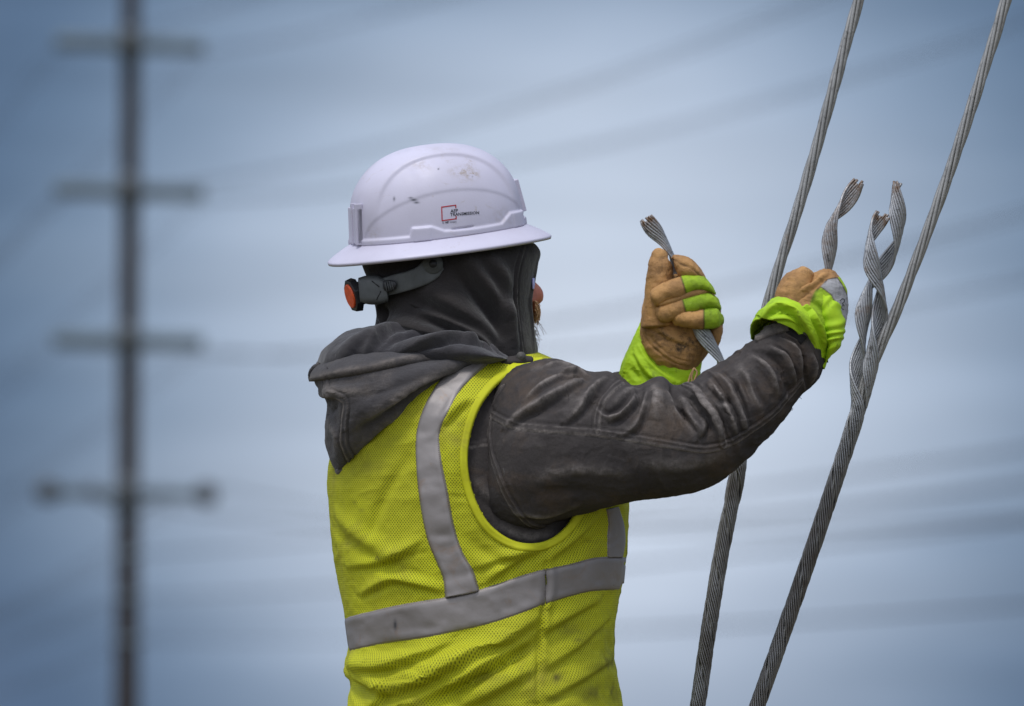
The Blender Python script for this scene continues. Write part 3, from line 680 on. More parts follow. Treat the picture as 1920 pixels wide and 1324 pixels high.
# ---- near sleeve
SK = [(905, 755, 900, 940, -.11, .05), (950, 700, 925, 985, -.135, .095), (1020, 674, 995, 996, -.15, .115), (1070, 683, 1045, 978, -.16, .112), (1105, 697, 1085, 966, -.165, .106), (1142, 697, 1140, 952, -.17, .10),
      (1168, 714, 1178, 944, -.172, .096), (1195, 722, 1205, 938, -.174, .094), (1238, 706, 1240, 934, -.176, .094), (1262, 722, 1278, 928, -.178, .088), (1290, 718, 1318, 916, -.18, .086), (1325, 697, 1355, 897, -.182, .082),
      (1362, 675, 1402, 857, -.184, .078), (1392, 652, 1444, 812, -.184, .074), (1416, 634, 1478, 768, -.182, .07), (1434, 618, 1503, 735, -.18, .066), (1446, 606, 1532, 706, -.178, .062), (1456, 592, 1542, 672, -.175, .058), (1464, 575, 1545, 645, -.17, .054)]
slv = tube(SK, 430, 330, p=.95, cap=(.02, 0), closed=(True, True)); sn = slv.normals(); sx, sy = PX(slv.V)
u_, v_ = slv.uv[:, 0], slv.uv[:, 1]
fo = np.clip((sx - 1180) / 150, 0, 1)
slv.V += sn * (.0030 * fbm(slv.V * np.array([12, 12, 14]), 51) + (.0012 + .0026*fo) * ridged(np.stack([v_*26 + u_*8, u_*9, slv.V[:, 1]*5], 1), 61) * np.clip((1000 - sy) / 120, .2, 1) + .0011 * ridged(slv.V * np.array([42, 42, 36]), 64) * (fbm(slv.V * 9, 66) > -.15) + .0004 * ridged(slv.V * 110, 65))[:, None]
strokes(slv, [
 # worked-in folds of the upper arm
 ('f', 8, 12, [(950, 800), (976, 778), (1009, 760), (1049, 735), (1090, 712)]), ('f', 5, 9, [(985, 750), (1020, 722), (1060, 700)]), ('g', -5, 8, [(1000, 782), (1045, 760), (1085, 738), (1110, 722)]),
 ('g', 5, 10, [(1018, 690), (1045, 684), (1078, 688)]), ('f', 5, 7, [(1050, 700), (1078, 694), (1100, 704)]), ('g', -6, 6, [(1058, 712), (1088, 704), (1108, 712)]),
 ('f', 7, 11, [(1060, 790), (1084, 770), (1104, 738), (1136, 708)]), ('g', -6, 8, [(1100, 775), (1112, 748), (1140, 724)]), ('g', 5, 12, [(1150, 760), (1178, 735), (1200, 728)]),
 ('f', -7, 8, [(1122, 762), (1142, 776), (1169, 762), (1184, 740)]), ('f', 6, 9, [(1135, 790), (1165, 778), (1190, 752), (1200, 735)]),
 ('g', 8, 16, [(1225, 722), (1232, 750), (1225, 790)]), ('f', 7, 10, [(1165, 815), (1190, 800), (1205, 770), (1213, 738)]), ('g', -6, 7, [(1196, 728), (1200, 750), (1190, 780)]),
 ('g', -12, 8, [(1262, 728), (1270, 752), (1284, 785), (1305, 815)]), ('f', 7, 8, [(1305, 818), (1288, 795), (1262, 762), (1250, 735)]), ('g', -10, 6, [(1276, 732), (1296, 748), (1318, 775), (1335, 808)]),
 ('g', 6, 8, [(1280, 760), (1298, 790), (1316, 812)]), ('f', 6, 8, [(1310, 822), (1322, 800), (1318, 778)]),
 # forearm folds
 ('f', 8, 9, [(1355, 828), (1344, 790), (1322, 752), (1296, 722)]), ('f', 7, 8, [(1382, 815), (1372, 780), (1352, 742), (1330, 712)]), ('g', -8, 7, [(1335, 735), (1352, 752), (1372, 752)]),
 ('f', 7, 8, [(1400, 805), (1388, 760), (1368, 722), (1345, 700)]), ('f', 4, 11, [(1428, 770), (1410, 740), (1400, 705), (1385, 690)]), ('g', -6, 6, [(1398, 780), (1384, 745), (1378, 715)]),
 ('f', 5, 9, [(1458, 742), (1452, 708), (1436, 684), (1408, 666)]), ('f', 6, 6, [(1492, 716), (1484, 690), (1470, 665), (1445, 650)]), ('g', -7, 6, [(1480, 738), (1468, 700), (1452, 674), (1425, 660)]),
 ('g', -6, 6, [(1414, 760), (1400, 728), (1388, 700)]), ('f', 6, 7, [(1506, 700), (1502, 672), (1490, 650), (1462, 634)]), ('g', -6, 6, [(1512, 722), (1508, 680), (1508, 660)]), ('f', 5, 8, [(1520, 720), (1528, 690), (1522, 660)]),
 ('g', 3, 16, [(1000, 900), (1080, 880), (1180, 890)]), ('g', -3, 14, [(1000, 930), (1080, 920), (1150, 935)]), ('f', 3, 14, [(960, 960), (1020, 968), (1080, 950)]), ('g', 3, 20, [(1200, 870), (1290, 870), (1360, 850)]),
 # seams
 ('s', 1.5, 6, [(923, 778), (955, 794), (1000, 801), (1060, 806), (1120, 811), (1190, 822), (1260, 834), (1320, 842), (1365, 832), (1410, 806), (1450, 776), (1482, 740), (1502, 716)]),
 ('s', 1.4, 5.5, [(1118, 806), (1120, 780), (1130, 750), (1148, 728), (1165, 716)]), ('s', 1.5, 6.5, [(1356, 834), (1346, 795), (1330, 762), (1308, 734), (1284, 720)]),
 ('s', 1.6, 6.5, [(940, 728), (922, 760), (917, 800), (920, 845), (932, 885), (950, 928), (972, 962), (996, 984), (1040, 990)]),
 ('g', 1.8, 3, [(1508, 745), (1508, 710), (1505, 668)]),
], gain=1.35, wk=.8)
slv.at['wear_and_light'] += .45 * np.clip(fbm(slv.V * 20, 77) * 1.6 - .1, 0, 1) * np.clip(sn[:, 2] + .3, 0, 1)  # upward faces lightened: top light painted into the sleeve colour
pale_ridges(slv, .8); slo = slv.make('sleeve', MAT['canvas'], person); slB = slv.bvh()
# cuff tab and hook patch on the near sleeve
tb = ribbon(slB, [(1416, 628), (1445, 610), (1478, 602)], [(1420, 642), (1448, 630), (1482, 622)], 40, 7, .006); tb.attr('wear_and_light'); tb.at['wear_and_light'] += .5; tb.make('cuff_tab', MAT['hood_canvas'], person, solid=.002)
vc = ribbon(slB, [(1480, 606), (1496, 616), (1514, 632)], [(1474, 624), (1486, 634), (1500, 648)], 20, 6, .003); vc.make('hook_patch', MAT['velcro'], person, solid=.001)
# far sleeve
fs = tube([(1040, 690, 1040, 880, .14, .07), (1090, 700, 1100, 880, .15, .07), (1130, 705, 1180, 860, .15, .06), (1158, 700, 1262, 800, .14, .055), (1176, 700, 1280, 745, .13, .038)], 90, 90, cap=(.02, 0), closed=(True, True))
fs.V += fs.normals() * (.003 * ridged(fs.V * 18, 71))[:, None]; fs.attr('wear_and_light'); fs.make('sleeve', MAT['canvas'], person)

# ---- hood of the jacket hanging on the back
HK = [(640, 672, 925, 655, -.06, .07), (600, 690, 938, 668, -.065, .105), (588, 708, 915, 682, -.07, .12), (598, 732, 882, 698, -.075, .125), (612, 757, 832, 722, -.08, .125), (610, 790, 785, 762, -.08, .11), (612, 825, 738, 800, -.08, .09), (622, 858, 695, 842, -.08, .06), (632, 880, 668, 868, -.08, .03)]
hd = tube(HK, 230, 260, p=.9, cap=(.01, .012)); hn = hd.normals(); hd.V += hn * (.005 * fbm(hd.V * 11, 81) + .0022 * ridged(hd.V * 15, 83) + .0008 * ridged(hd.V * 44, 84) + .0003 * ridged(hd.V * 120, 85))[:, None]
strokes(hd, [
 ('s', 1.8, 6.5, [(610, 700), (622, 735), (648, 752), (646, 790), (646, 830), (658, 862), (668, 876)]),
 ('f', 7, 14, [(660, 800), (720, 760), (790, 718), (860, 690)]), ('f', 6, 16, [(665, 850), (710, 800), (780, 752)]), ('g', -6, 10, [(650, 740), (710, 738), (780, 715), (850, 690)]),
 ('g', 6, 12, [(600, 725), (640, 735), (690, 735)]), ('f', 5, 8, [(598, 738), (615, 742), (632, 738)]), ('g', -6, 8, [(606, 775), (620, 770), (632, 755)]), ('g', 4, 10, [(618, 800), (632, 820), (630, 850)]),
 ('g', -4, 10, [(685, 780), (680, 820), (672, 850)]),
])
hd.at['wear_and_light'] += .25 * np.clip(fbm(hd.V * 25, 87) * 1.5, 0, 1)
pale_ridges(hd, .7); hoo = hd.make('lowered_hood', MAT['hood_canvas'], person); hB = hd.bvh()
rim = ribbon(hB, [(587, 684), (612, 681), (660, 672), (720, 661), (780, 652), (830, 650), (885, 655), (930, 668)], [(589, 716), (618, 712), (670, 704), (730, 692), (790, 679), (840, 671), (890, 672), (928, 680)], 200, 12, .008, wav=.004, seed=9)
rim.attr('wear_and_light'); rim.at['wear_and_light'] += np.tile(np.r_[.5, .5, .1, 0, 0, 0, 0, 0, .2, .8, .8, .3], 200) * (.6 + .4 * np.clip(fbm(rim.V * 60, 3), -1, 1))
rim.make('hood_hem', MAT['hood_canvas'], person, solid=.004)
LK = [(592, 684, 598, 700, -.04, .03), (600, 664, 612, 712, -.045, .07), (617, 642, 632, 716, -.05, .09), (645, 621, 660, 716, -.05, .10), (690, 611, 705, 712, -.05, .105), (740, 607, 750, 706, -.05, .11), (785, 609, 795, 700, -.05, .115), (830, 620, 838, 695, -.05, .12), (880, 635, 884, 690, -.055, .12), (920, 652, 922, 684, -.06, .115), (944, 664, 944, 680, -.06, .10)]
ln = tube(LK, 220, 200, p=.95, cap=(.008, .01)); ln.V += ln.normals() * (.005 * fbm(ln.V * 14, 91) + .002 * fbm(ln.V * 40, 92))[:, None]
strokes(ln, [('f', 9, 15, [(679, 668), (692, 640), (722, 618), (760, 612)]), ('f', 11, 10, [(740, 664), (788, 645), (843, 636), (886, 642), (925, 658)]), ('g', -9, 10, [(715, 660), (745, 632), (800, 622), (850, 625)]),
             ('g', 6, 14, [(640, 680), (655, 650), (690, 625)]), ('g', -6, 10, [(655, 685), (672, 655), (700, 632)]), ('f', 5, 8, [(870, 640), (905, 645), (935, 662)])])
ln.make('hood_lining', MAT['fleece_lining'], person)

# ---- fleece hood on the head
FK = [(740, 425, 920, 425, .0, .07), (700, 448, 962, 440, .0, .088), (682, 470, 1002, 457, .0, .105), (679, 485, 1013, 474, .0, .114), (684, 505, 1007, 500, .0, .117), (694, 530, 1001, 532, .0, .117), (701, 560, 996, 565, .0, .117), (704, 590, 998, 598, .0, .117), (700, 620, 1003, 630, .0, .12), (705, 655, 1008, 660, .0, .125), (730, 700, 1000, 700, .0, .13)]
fh = tube(FK, 240, 300, p=.92, closed=(True, True)); fh.V += fh.normals() * (.0035 * fbm(fh.V * 12, 95))[:, None]
strokes(fh, [
 ('f', 9, 13, [(716, 604), (760, 612), (820, 632), (870, 662)]), ('g', -9, 11, [(770, 560), (840, 592), (900, 625), (945, 668)]), ('g', 7, 16, [(800, 540), (870, 585), (930, 640)]), ('f', 10, 14, [(790, 580), (850, 605), (905, 640), (930, 668)]),
 ('g', 8, 14, [(870, 478), (905, 515), (935, 560), (955, 600)]), ('g', -8, 12, [(850, 500), (885, 545), (920, 590), (950, 640)]), ('g', 5, 12, [(915, 480), (940, 510), (955, 545)]), ('g', -5, 10, [(895, 490), (925, 530), (945, 575)]),
 ('g', 6, 14, [(950, 560), (955, 610), (965, 655)]), ('g', -6, 9, [(720, 575), (724, 600), (718, 620)]), ('g', 4, 5, [(712, 560), (716, 590), (722, 612)]),
 ('g', -1.8, 2.2, [(988, 462), (976, 500), (971, 540), (971, 580), (976, 620), (984, 668)]), ('g', -1.8, 2.2, [(979, 462), (968, 500), (963, 540), (963, 580), (969, 620), (977, 668)]), ('g', 1.8, 4, [(984, 462), (972, 500), (967, 540), (967, 580), (972, 620), (981, 668)]),
 ('g', 2.2, 5, [(1010, 480), (999, 530), (993, 565), (996, 600), (1002, 660)]),
], gain=2.0)
fc = fh.centers(); ctr = np.array([W(850, 560, 0)[0], 0.0]); an = np.degrees(np.arctan2(fc[:, 1] - ctr[1], fc[:, 0] - ctr[0])); _, fpy = PX(fc)
fh.drop((an > -1) & (an < 62) & (fpy > 478) & (fpy < 672)); fh.make('fleece_hood', MAT['fleece'], person, solid=.004)
sc_ = W(972, 666, -.124)
sc_ = sc_ + np.array([.004, 0, -.002]); sp = limb([sc_ + (0, .010, 0), sc_ + (0, .001, 0), sc_, sc_ + (0, -.0004, 0), sc_ + (0, -.0012, 0)], [.0075, .0075, .007, .006, .005], 24).make('collar_snap', MAT['snap'], person, smooth=False)
# collar flap of the jacket next to the snap
cf = tube([(925, 674, 926, 690, -.09, .03), (950, 669, 952, 690, -.10, .028), (975, 666, 978, 688, -.10, .025), (996, 668, 998, 685, -.09, .02)], 30, 24, cap=(.004, .004)); cf.attr('wear_and_light'); cf.make('collar', MAT['canvas'], person)

# ---- body: one continuous skin surface under the clothes
hy = R(18); hx_ = np.array([math.cos(hy), math.sin(hy), 0]); hs_ = np.array([math.sin(hy), -math.cos(hy), 0])
HC = W(868, 520, .01); rotH = np.stack([hx_, -hs_, [0, 0, 1]], 1)
def hp(f, s, z): return HC + hx_ * f + hs_ * s + np.array([0, 0, z])
parts = [ell(HC, (.098, .078, .115), rotH, 32), ell(hp(.030, 0, -.062), (.068, .058, .06), rotH), ell(hp(.080, 0, -.045), (.030, .032, .045), rotH),
         limb([hp(.090, 0, .012), hp(.104, 0, -.008), hp(.118, 0, -.026)], [.011, .014, .0175], 20, n=8), ell(hp(.1155, 0, -.026), (.0185, .017, .0165), rotH, 24), ell(hp(.112, .010, -.034), (.012, .008, .009), rotH, 16), ell(hp(.112, -.010, -.034), (.012, .008, .009), rotH, 16),
         ell(hp(.092, 0, -.062), (.012, .024, .008), rotH, 16), ell(hp(.082, 0, .028), (.014, .05, .012), rotH, 16), ell(hp(-.005, .078, -.015), (.016, .007, .03), rotH, 16), ell(hp(-.005, -.078, -.015), (.016, .007, .03), rotH, 16),
         limb([hp(-.02, 0, -.05), hp(-.03, 0, -.17), hp(-.03, 0, -.22)], [.058, .06, .07], 16),
         tube([(k[0]+70, k[1]+30, k[2]-70, k[3]+30, k[4], k[5]*.72) for k in TK[1:]], 20, 24)]
def WP(*a): return W(*a)
parts += [limb([W(960, 810, -.07), W(1130, 830, -.16), W(1320, 820, -.18), W(1420, 740, -.18), W(1500, 640, -.165), W(1530, 580, -.16)], [.05, .048, .042, .038, .028, .032], 12, n=20),
          limb([W(1000, 780, .08), W(1100, 800, .15), W(1200, 770, .14), W(1245, 700, .115), W(1270, 630, .10)], [.05, .045, .04, .03, .03], 12, n=18),
          limb([W(900, 1500, .0), (FEET[0]-.04, -.10, .80), (FEET[0]-.02, -.13, .48), (FEET[0]-.03, -.13, .08)], [.12, .095, .06, .042], 16, n=16),
          limb([W(900, 1500, .0), (FEET[0]+.06, .10, .80), (FEET[0]+.10, .15, .48), (FEET[0]+.09, .15, .08)], [.12, .095, .06, .042], 16, n=16)]
bm_ = merge(parts); me = bpy.data.meshes.new('tmp'); me.from_pydata((bm_.V - WORLD[person]).tolist(), [], bm_.F); ob = bpy.data.objects.new('tmp', me); COL.objects.link(ob)
md = ob.modifiers.new('r', 'REMESH'); md.mode = 'VOXEL'; md.voxel_size = .005; md2 = ob.modifiers.new('s', 'SMOOTH'); md2.iterations = 3; md2.factor = .5
dg = bpy.context.evaluated_depsgraph_get(); me2 = bpy.data.meshes.new_from_object(ob.evaluated_get(dg)); bpy.data.objects.remove(ob); me2.name = 'body'
me2.polygons.foreach_set('use_smooth', np.ones(len(me2.polygons), bool)); link('body', me2, MAT['skin'], person)
# legs: trousers and boots (below the frame)
for sx_, yy_ in ((-.03, -.13), (.10, .15)):
    tl = limb([W(890, 1500, yy_*.5), (FEET[0]+sx_*.6, yy_*.95, .80), (FEET[0]+sx_, yy_, .48), (FEET[0]+sx_, yy_, .1)], [.15, .125, .10, .085], 32, n=60)
    tl.V += tl.normals() * (.006 * ridged(tl.V * 12, 5))[:, None]; tl.attr('wear_and_light'); tl.make('trouser_leg', MAT['trouser'], person)
    bt_ = merge([limb([(FEET[0]+sx_, yy_, .2), (FEET[0]+sx_, yy_, .09), (FEET[0]+sx_+.01, yy_+.005, .04)], [.06, .06, .055], 20, n=10), ell((FEET[0]+sx_+.07, yy_+.035, .045), (.13, .05, .05), rotH)])
    bt_.V[:, 2] = np.maximum(bt_.V[:, 2], .004); bt_.make('boot', MAT['boot'], person)
# moustache, beard, glasses
hairs = []
rg = random.Random(5)
for i in range(320):
    s = rg.uniform(.004, .034); z = rg.uniform(-.036, -.052); p0 = hp(.112 - abs(s)*.12, s * rg.choice((1, 1, 1, -1)), z)
    d = np.array([rg.uniform(.0, .010), rg.uniform(-.004, .003), -rg.uniform(.010, .024)])
    hairs.append(limb([p0, p0 + d*.5 + hx_*.004, p0 + d], [.0008, .0007, .0003], 4, n=5))
merge(hairs).make('moustache', MAT['hair'], person)['kind'] = 'stuff'
hairs = []
for i in range(110):
    p0 = hp(.106 + rg.uniform(-.006, .006), rg.uniform(-.03, .034), rg.uniform(-.058, -.095)); d = np.array([rg.uniform(0, .018), rg.uniform(-.006, .004), -rg.uniform(.004, .026)])
    q = np.array([rg.uniform(-.003, .006), 0, rg.uniform(-.004, .004)]); hairs.append(limb([p0, p0 + d*.5 + q, p0 + d], [.0003, .0003, .00015], 4, n=5))
merge(hairs).make('beard', MAT['hair_grey'], person)['kind'] = 'stuff'
gp = [hp(.106, .032, .002), hp(.106, .032, -.028)]
lens = tube([(996, 524, 1003, 523, -.025, .016), (996, 532, 1003, 533, -.025, .016), (997, 541, 1002, 541, -.025, .014)], 10, 20, cap=(.002, .002)); lens.make('safety_glasses', MAT['lens'], person)

# ================================================================== HARD HAT
TILT = R(8.9); ROLL = R(8.0); YAW = R(14)
f_ = np.array([math.cos(YAW)*math.cos(TILT), math.sin(YAW)*math.cos(TILT), math.sin(TILT)]); s_ = np.array([math.sin(YAW), -math.cos(YAW), 0])
u0 = np.cross(f_, s_) * -1
if u0[2] < 0: u0 = -u0
sN = s_ * math.cos(ROLL) - u0 * math.sin(ROLL); uN = u0 * math.cos(ROLL) + s_ * math.sin(ROLL)
HO = W(824, 465, .0)
def hat(x, s, z): return HO + np.asarray(x)[..., None]*f_ + np.asarray(s)[..., None]*sN + np.asarray(z)[..., None]*uN
nphi, ncr = 520, 230
ph = np.linspace(0, 2*np.pi, nphi, endpoint=False)
LB, WB = .178, .150; LD, WD = .1375, .118; ZB, ZT = .022, .1585
rows = []
prof = []
for t in np.linspace(0, 1, 10): prof.append(('u', t))          # underside lip to lip
brt = np.linspace(0, 1, 34)
for t in brt: prof.append(('b', t))
for a in np.linspace(0, np.pi/2, ncr)[:-1]: prof.append(('d', a))
V = []
def sgnpow(v, e): return np.sign(v) * np.abs(v)**e
cph, sph = np.cos(ph), np.sin(ph)
zt_x = np.array([-.14, -.112, -.070, -.068, -.066, -.036, -.018, .0, .03, .078, .098, .126, .1262, .14]); zt_z = np.array([.031, .031, .031, .038, .044, .043, .034, .0325, .0315, .032, .046, .045, .034, .033])
for kind, t in prof:
    if kind == 'u': L = LD + (LB - LD)*t - .001; Wd = WD + (WB - WD)*t - .001; z = ZB - .004 - (ZB - .001)*t**1.25; p_ = .96
    elif kind == 'b': q = 1 - t; L = LD + (LB - LD)*q; Wd = WD + (WB - WD)*q; z = .0012 + ZB * (1 - q)**.8; p_ = .96
    else: e = .80; L = LD * math.cos(t)**.80; Wd = WD * math.cos(t)**.84; z = ZB + (ZT - ZB) * math.sin(t)**.86; p_ = .96
    X = L * sgnpow(cph, p_); S = Wd * sgnpow(sph, p_); Z = np.full(nphi, z)
    if kind == 'b' or kind == 'u':   # brim droops a little more fore and aft at the tips
        Z = Z - .003 * np.abs(cph)**4 * (t if kind == 'u' else 1 - t)
    if kind == 'd':
        rad = np.stack([X / LD**2, S / WD**2, (z - ZB + .01) / .145**2 * np.ones(nphi)], 1); rad /= np.linalg.norm(rad, axis=1)[:, None]
        zz = z - .0
        # raised crown band along the top
        wband = .060 + .010 * (1 - np.clip((zz - .05)/.1, 0, 1)); bnd = 1 / (1 + np.exp((np.abs(S) - wband) / .0013)); qq_ = np.clip((zz - .035) / .075, 0, 1); bnd *= qq_*qq_*(3-2*qq_)
        # side panel sunk slightly below an arch
        arch = .03 + .064 * np.sqrt(np.clip(1 - (X / .128)**2, 0, 1)); pan = 1 / (1 + np.exp((zz - arch) / .0012)) * (np.abs(S) > .03)
        trim = np.interp(X, zt_x, zt_z); tr = 1 / (1 + np.exp((zz - trim) / .0008)) * (np.abs(S) > .028)
        lug = 1 / (1 + np.exp((np.abs(X - .112) - .011) / .0006)) * (zz < .045) + 1 / (1 + np.exp((np.abs(X + .052) - .013) / .0006)) * (zz < .044)
        slot = np.exp(-((X - .012)/.018)**8) * np.exp(-((zz - .0345)/.0014)**2)
        dsp = .0048*bnd - .0013*pan + .0042*tr + .0014*lug*tr - .0025*slot
        X = X + rad[:, 0]*dsp; S = S + rad[:, 1]*dsp; Z = Z + rad[:, 2]*dsp
    V.append(hat(X, S, Z))
V = np.array(V); nr = len(V); F_ = [(i*nphi + k, i*nphi + (k+1) % nphi, (i+1)*nphi + (k+1) % nphi, (i+1)*nphi + k) for i in range(nr-1) for k in range(nphi)]
Vf = np.vstack([V.reshape(-1, 3), hat(0., 0., ZT+.0034)[None] if False else hat(np.array(0.), np.array(0.), np.array(ZT+.0034))[None]]); ci = len(Vf)-1
F_ += [((nr-1)*nphi + k, (nr-1)*nphi + (k+1) % nphi, ci) for k in range(nphi)]
hm = M(Vf, F_).fix(); hx, hyy = PX(hm.V); near = (hm.V - HO) @ sN > 0
stn = hm.attr('stain'); dst = hm.attr('dust')
for cx, cy, rx, ry, a in [(739, 373, 2, 4, .8), (776, 375, 6, 2.2, .95), (781, 380, 5, 2, .9), (822, 317, 1.6, 1.6, 1), (886, 331, 1.4, 1.4, .5), (770, 371, 4, 1.5, .8)]:
    stn += a * np.exp(-((hx-cx)/rx)**2 - ((hyy-cy)/ry)**2) * near
for cx, cy, rx, ry, a in [(868, 322, 22, 8, .9), (886, 330, 10, 7, 1), (880, 305, 8, 9, .6), (790, 312, 20, 12, .35), (940, 405, 16, 14, .3), (820, 280, 40, 5, .25), (700, 440, 14, 20, .25)]:
    dst += a * np.exp(-((hx-cx)/rx)**2 - ((hyy-cy)/ry)**2) * near
np.clip(stn, 0, 1, out=stn)
HAT = hm.make('hard_hat', MAT['hat'], person); hatB = hm.bvh()
# clips front and back
def hatbox(x, s, z, sx, ss, sz, name, m_, lean=0, bev=.0015):
    rot = np.stack([f_, sN, uN], 1)
    if lean:
        c, q = math.cos(lean), math.sin(lean); rot = rot @ np.array([[c, 0, q], [0, 1, 0], [-q, 0, c]])
    bx = box(hat(np.array(x), np.array(s), np.array(z)), (sx, ss, sz), rot); o = bx.make(name, m_, HAT, smooth=False)
    md = o.modifiers.new('bevel', 'BEVEL'); md.width = bev; md.segments = 2; return o
hatbox(.133, .0, .066, .012, .040, .052, 'front_clip', MAT['hat'], R(-9))
hatbox(-.1325, .012, .053, .010, .058, .056, 'rear_clip', MAT['hat'], R(5)); hatbox(-.1335, .038, .056, .012, .006, .064, 'rear_clip_rib', MAT['hat'], R(5), .001)
hatbox(-.1335, .012, .056, .012, .006, .064, 'rear_clip_rib', MAT['hat'], R(5), .001)
# logo: lettering and bracket pressed on the shell
def onhat(P2, o0, ex, ey, off=.0006):
    out_ = []
    for a, b in P2:
        px, py = o0[0] + a*ex[0] + b*ey[0], o0[1] + a*ex[1] + b*ey[1]; h, nn = hit(hatB, px, py); 
        if nn @ (CAM - h) < 0: nn = -nn
        out_.append(h + nn*off)
    return np.array(out_)
def text(body, o0, h_px, w_px, mt, name, bold=.02, slope=-.075):
    cu = bpy.data.curves.new('t', 'FONT'); cu.body = body; cu.size = 1; cu.offset = bold; cu.resolution_u = 2; ob = bpy.data.objects.new('t', cu); COL.objects.link(ob)
    dg = bpy.context.evaluated_depsgraph_get(); me = bpy.data.meshes.new_from_object(ob.evaluated_get(dg)); bpy.data.objects.remove(ob)
    bm = bmesh.new(); bm.from_mesh(me); bmesh.ops.triangulate(bm, faces=bm.faces[:]); bpy.data.meshes.remove(me)
    co = np.array([v.co[:2] for v in bm.verts]); fc = [tuple(v.index for v in f.verts) for f in bm.faces]; bm.free()
    mn, mxx = co.min(0), co.max(0); co = (co - mn) / (mxx - mn)
    V = onhat(co, o0, (w_px, w_px*slope), (0, -h_px)); m = M(V, fc); 
    m.make(name, mt, HAT, smooth=False)
text('AEP', (844.5, 399), 6.2, 14, MAT['ink'], 'lettering', .014); text('TRANSMISSION', (844, 405.6), 5.8, 54, MAT['ink'], 'lettering', .014)
text('An', (829, 419.5), 3.5, 4, MAT['ink_grey'], 'small_lettering'); text('AEP', (834.5, 419), 3.6, 7, MAT['ink'], 'small_lettering', .03); text('Company', (843, 419), 4.2, 13, MAT['ink_grey'], 'small_lettering')
def bar(p, q, wd, name='logo_bracket'):
    p, q = np.array(p, float), np.array(q, float); d = (q-p)/np.linalg.norm(q-p); nrm = np.array([-d[1], d[0]])*wd/2; k = 8; V = []
    for i in range(k):
        c = p + (q-p)*i/(k-1)
        for sg in (-1, 1):
            h, nn = hit(hatB, *(c + nrm*sg)); nn = nn if nn @ (CAM-h) > 0 else -nn; V.append(h + nn*.0005)
    return M(V, [(2*i, 2*i+1, 2*i+3, 2*i+2) for i in range(k-1)])
merge([bar((828, 388), (829, 414.5), 1.9), bar((827.4, 388.5), (855, 384.8), 1.9), bar((828.4, 414), (856, 410.2), 1.9), bar((854.3, 384), (854.6, 390.5), 1.9), bar((855, 405), (855.2, 411), 1.9)]).make('logo_bracket', MAT['ink_red'], HAT, smooth=False)

# suspension: strap, pivot, ratchet
st_ = tube([(806, 478, 832, 505, -.115, .0035), (795, 487, 822, 520, -.117, .0035), (782, 500, 803, 532, -.117, .0035), (765, 508, 780, 541, -.115, .0035), (742, 514, 752, 549, -.108, .0035), (722, 520, 730, 554, -.098, .0035), (712, 522, 718, 556, -.09, .0035)], 60, 24, p=.5, cap=(.003, 0)).make('strap', MAT['strap'], HAT)
pv = W(812, 495, -.122)
for r1, r2, dy, mt, nm in ((.0155, .0148, 0, 'strap', 'pivot_disc'), (.0105, .0100, -.0025, 'strap', 'pivot_rim'), (.0068, .0062, -.0045, 'black', 'pivot_hole')):
    limb([pv + (0, dy+.006, 0), pv + (0, dy+.0005, 0), pv + (0, dy-.001, 0)], [r1, r1, r2], 28).make(nm, MAT[mt], HAT)
hs = tube([(672, 521, 676, 567, -.05, .030), (690, 516, 692, 571, -.062, .034), (708, 517, 712, 571, -.074, .030), (722, 524, 727, 566, -.084, .022)], 30, 40, p=.45, cap=(.002, .003)); hs.make('ratchet_housing', MAT['strap'], HAT, smooth=True)
for a, b_ in (((697, 527), (711, 538)), ((706, 562), (714, 546))):
    hB_ = hs.bvh(); P_ = [hit(hB_, *a)[0] + (0, -.0008, 0), hit(hB_, *b_)[0] + (0, -.0008, 0)]; limb(P_, [.0008, .0008], 6).make('housing_rib', MAT['black'], HAT)
cg = tube([(720, 527, 722, 545, -.107, .003), (728, 525, 731, 548, -.110, .003), (738, 526, 740, 542, -.113, .003)], 20, 20, cap=(.003, .004)); cg.make('strap_slot', MAT['black'], HAT)
for k in range(4):
    pts = [W(722 + k*4.2, 528 - k*.3, -.1125 - k*.0007), W(725.5 + k*4, 546 - k*1.0, -.1125 - k*.0007)]; limb(pts, [.0008, .0008], 6).make('ratchet_tooth', MAT['strap'], HAT)
kn = np.array([-.90, -.31, -.31]); kn /= np.linalg.norm(kn); KC = W(672, 551, -.045)
ku = np.cross(kn, [0, 0, 1.]); ku /= np.linalg.norm(ku); kv = np.cross(kn, ku)
def disc(r, t0, t1, sides, rot=0, r1=None, lob=0, pw=1):
    V = []
    for tt, rr_ in ((t0, r), (t1, r1 or r)):
        for i in range(sides):
            a = 2*np.pi*i/sides + rot; rad = rr_ * (1 - lob * (i % 2)); V.append(KC + kn*tt + ku*rad*math.cos(a) + kv*rad*math.sin(a))
    F_ = [(i, (i+1) % sides, sides + (i+1) % sides, sides + i) for i in range(sides)] + [tuple(range(sides))[::-1], tuple(range(sides, 2*sides))]
    m = M(V, [f for f in F_ if len(f) == 4]); m.fix(); m.V = np.vstack([m.V, KC + kn*t0, KC + kn*t1]); 
    for i in range(sides): m.F.append(((i+1) % sides, i, 2*sides)); m.F.append((sides+i, sides+(i+1) % sides, 2*sides+1))
    return m.fix()
def bev(o, w_): md = o.modifiers.new('bevel', 'BEVEL'); md.width = w_; md.segments = 2; md.limit_method = 'ANGLE'
disc(.0185, -.022, .006, 32).make('knob_collar', MAT['black'], HAT)
o = disc(.0280, .002, .0135, 8, .2, .0262).make('ratchet_knob', MAT['black'], HAT, smooth=False); bev(o, .0012)
o = disc(.0195, .0135, .0162, 32, 0, .0182).make('knob_cap', MAT['orange'], HAT, smooth=False); bev(o, .0006)

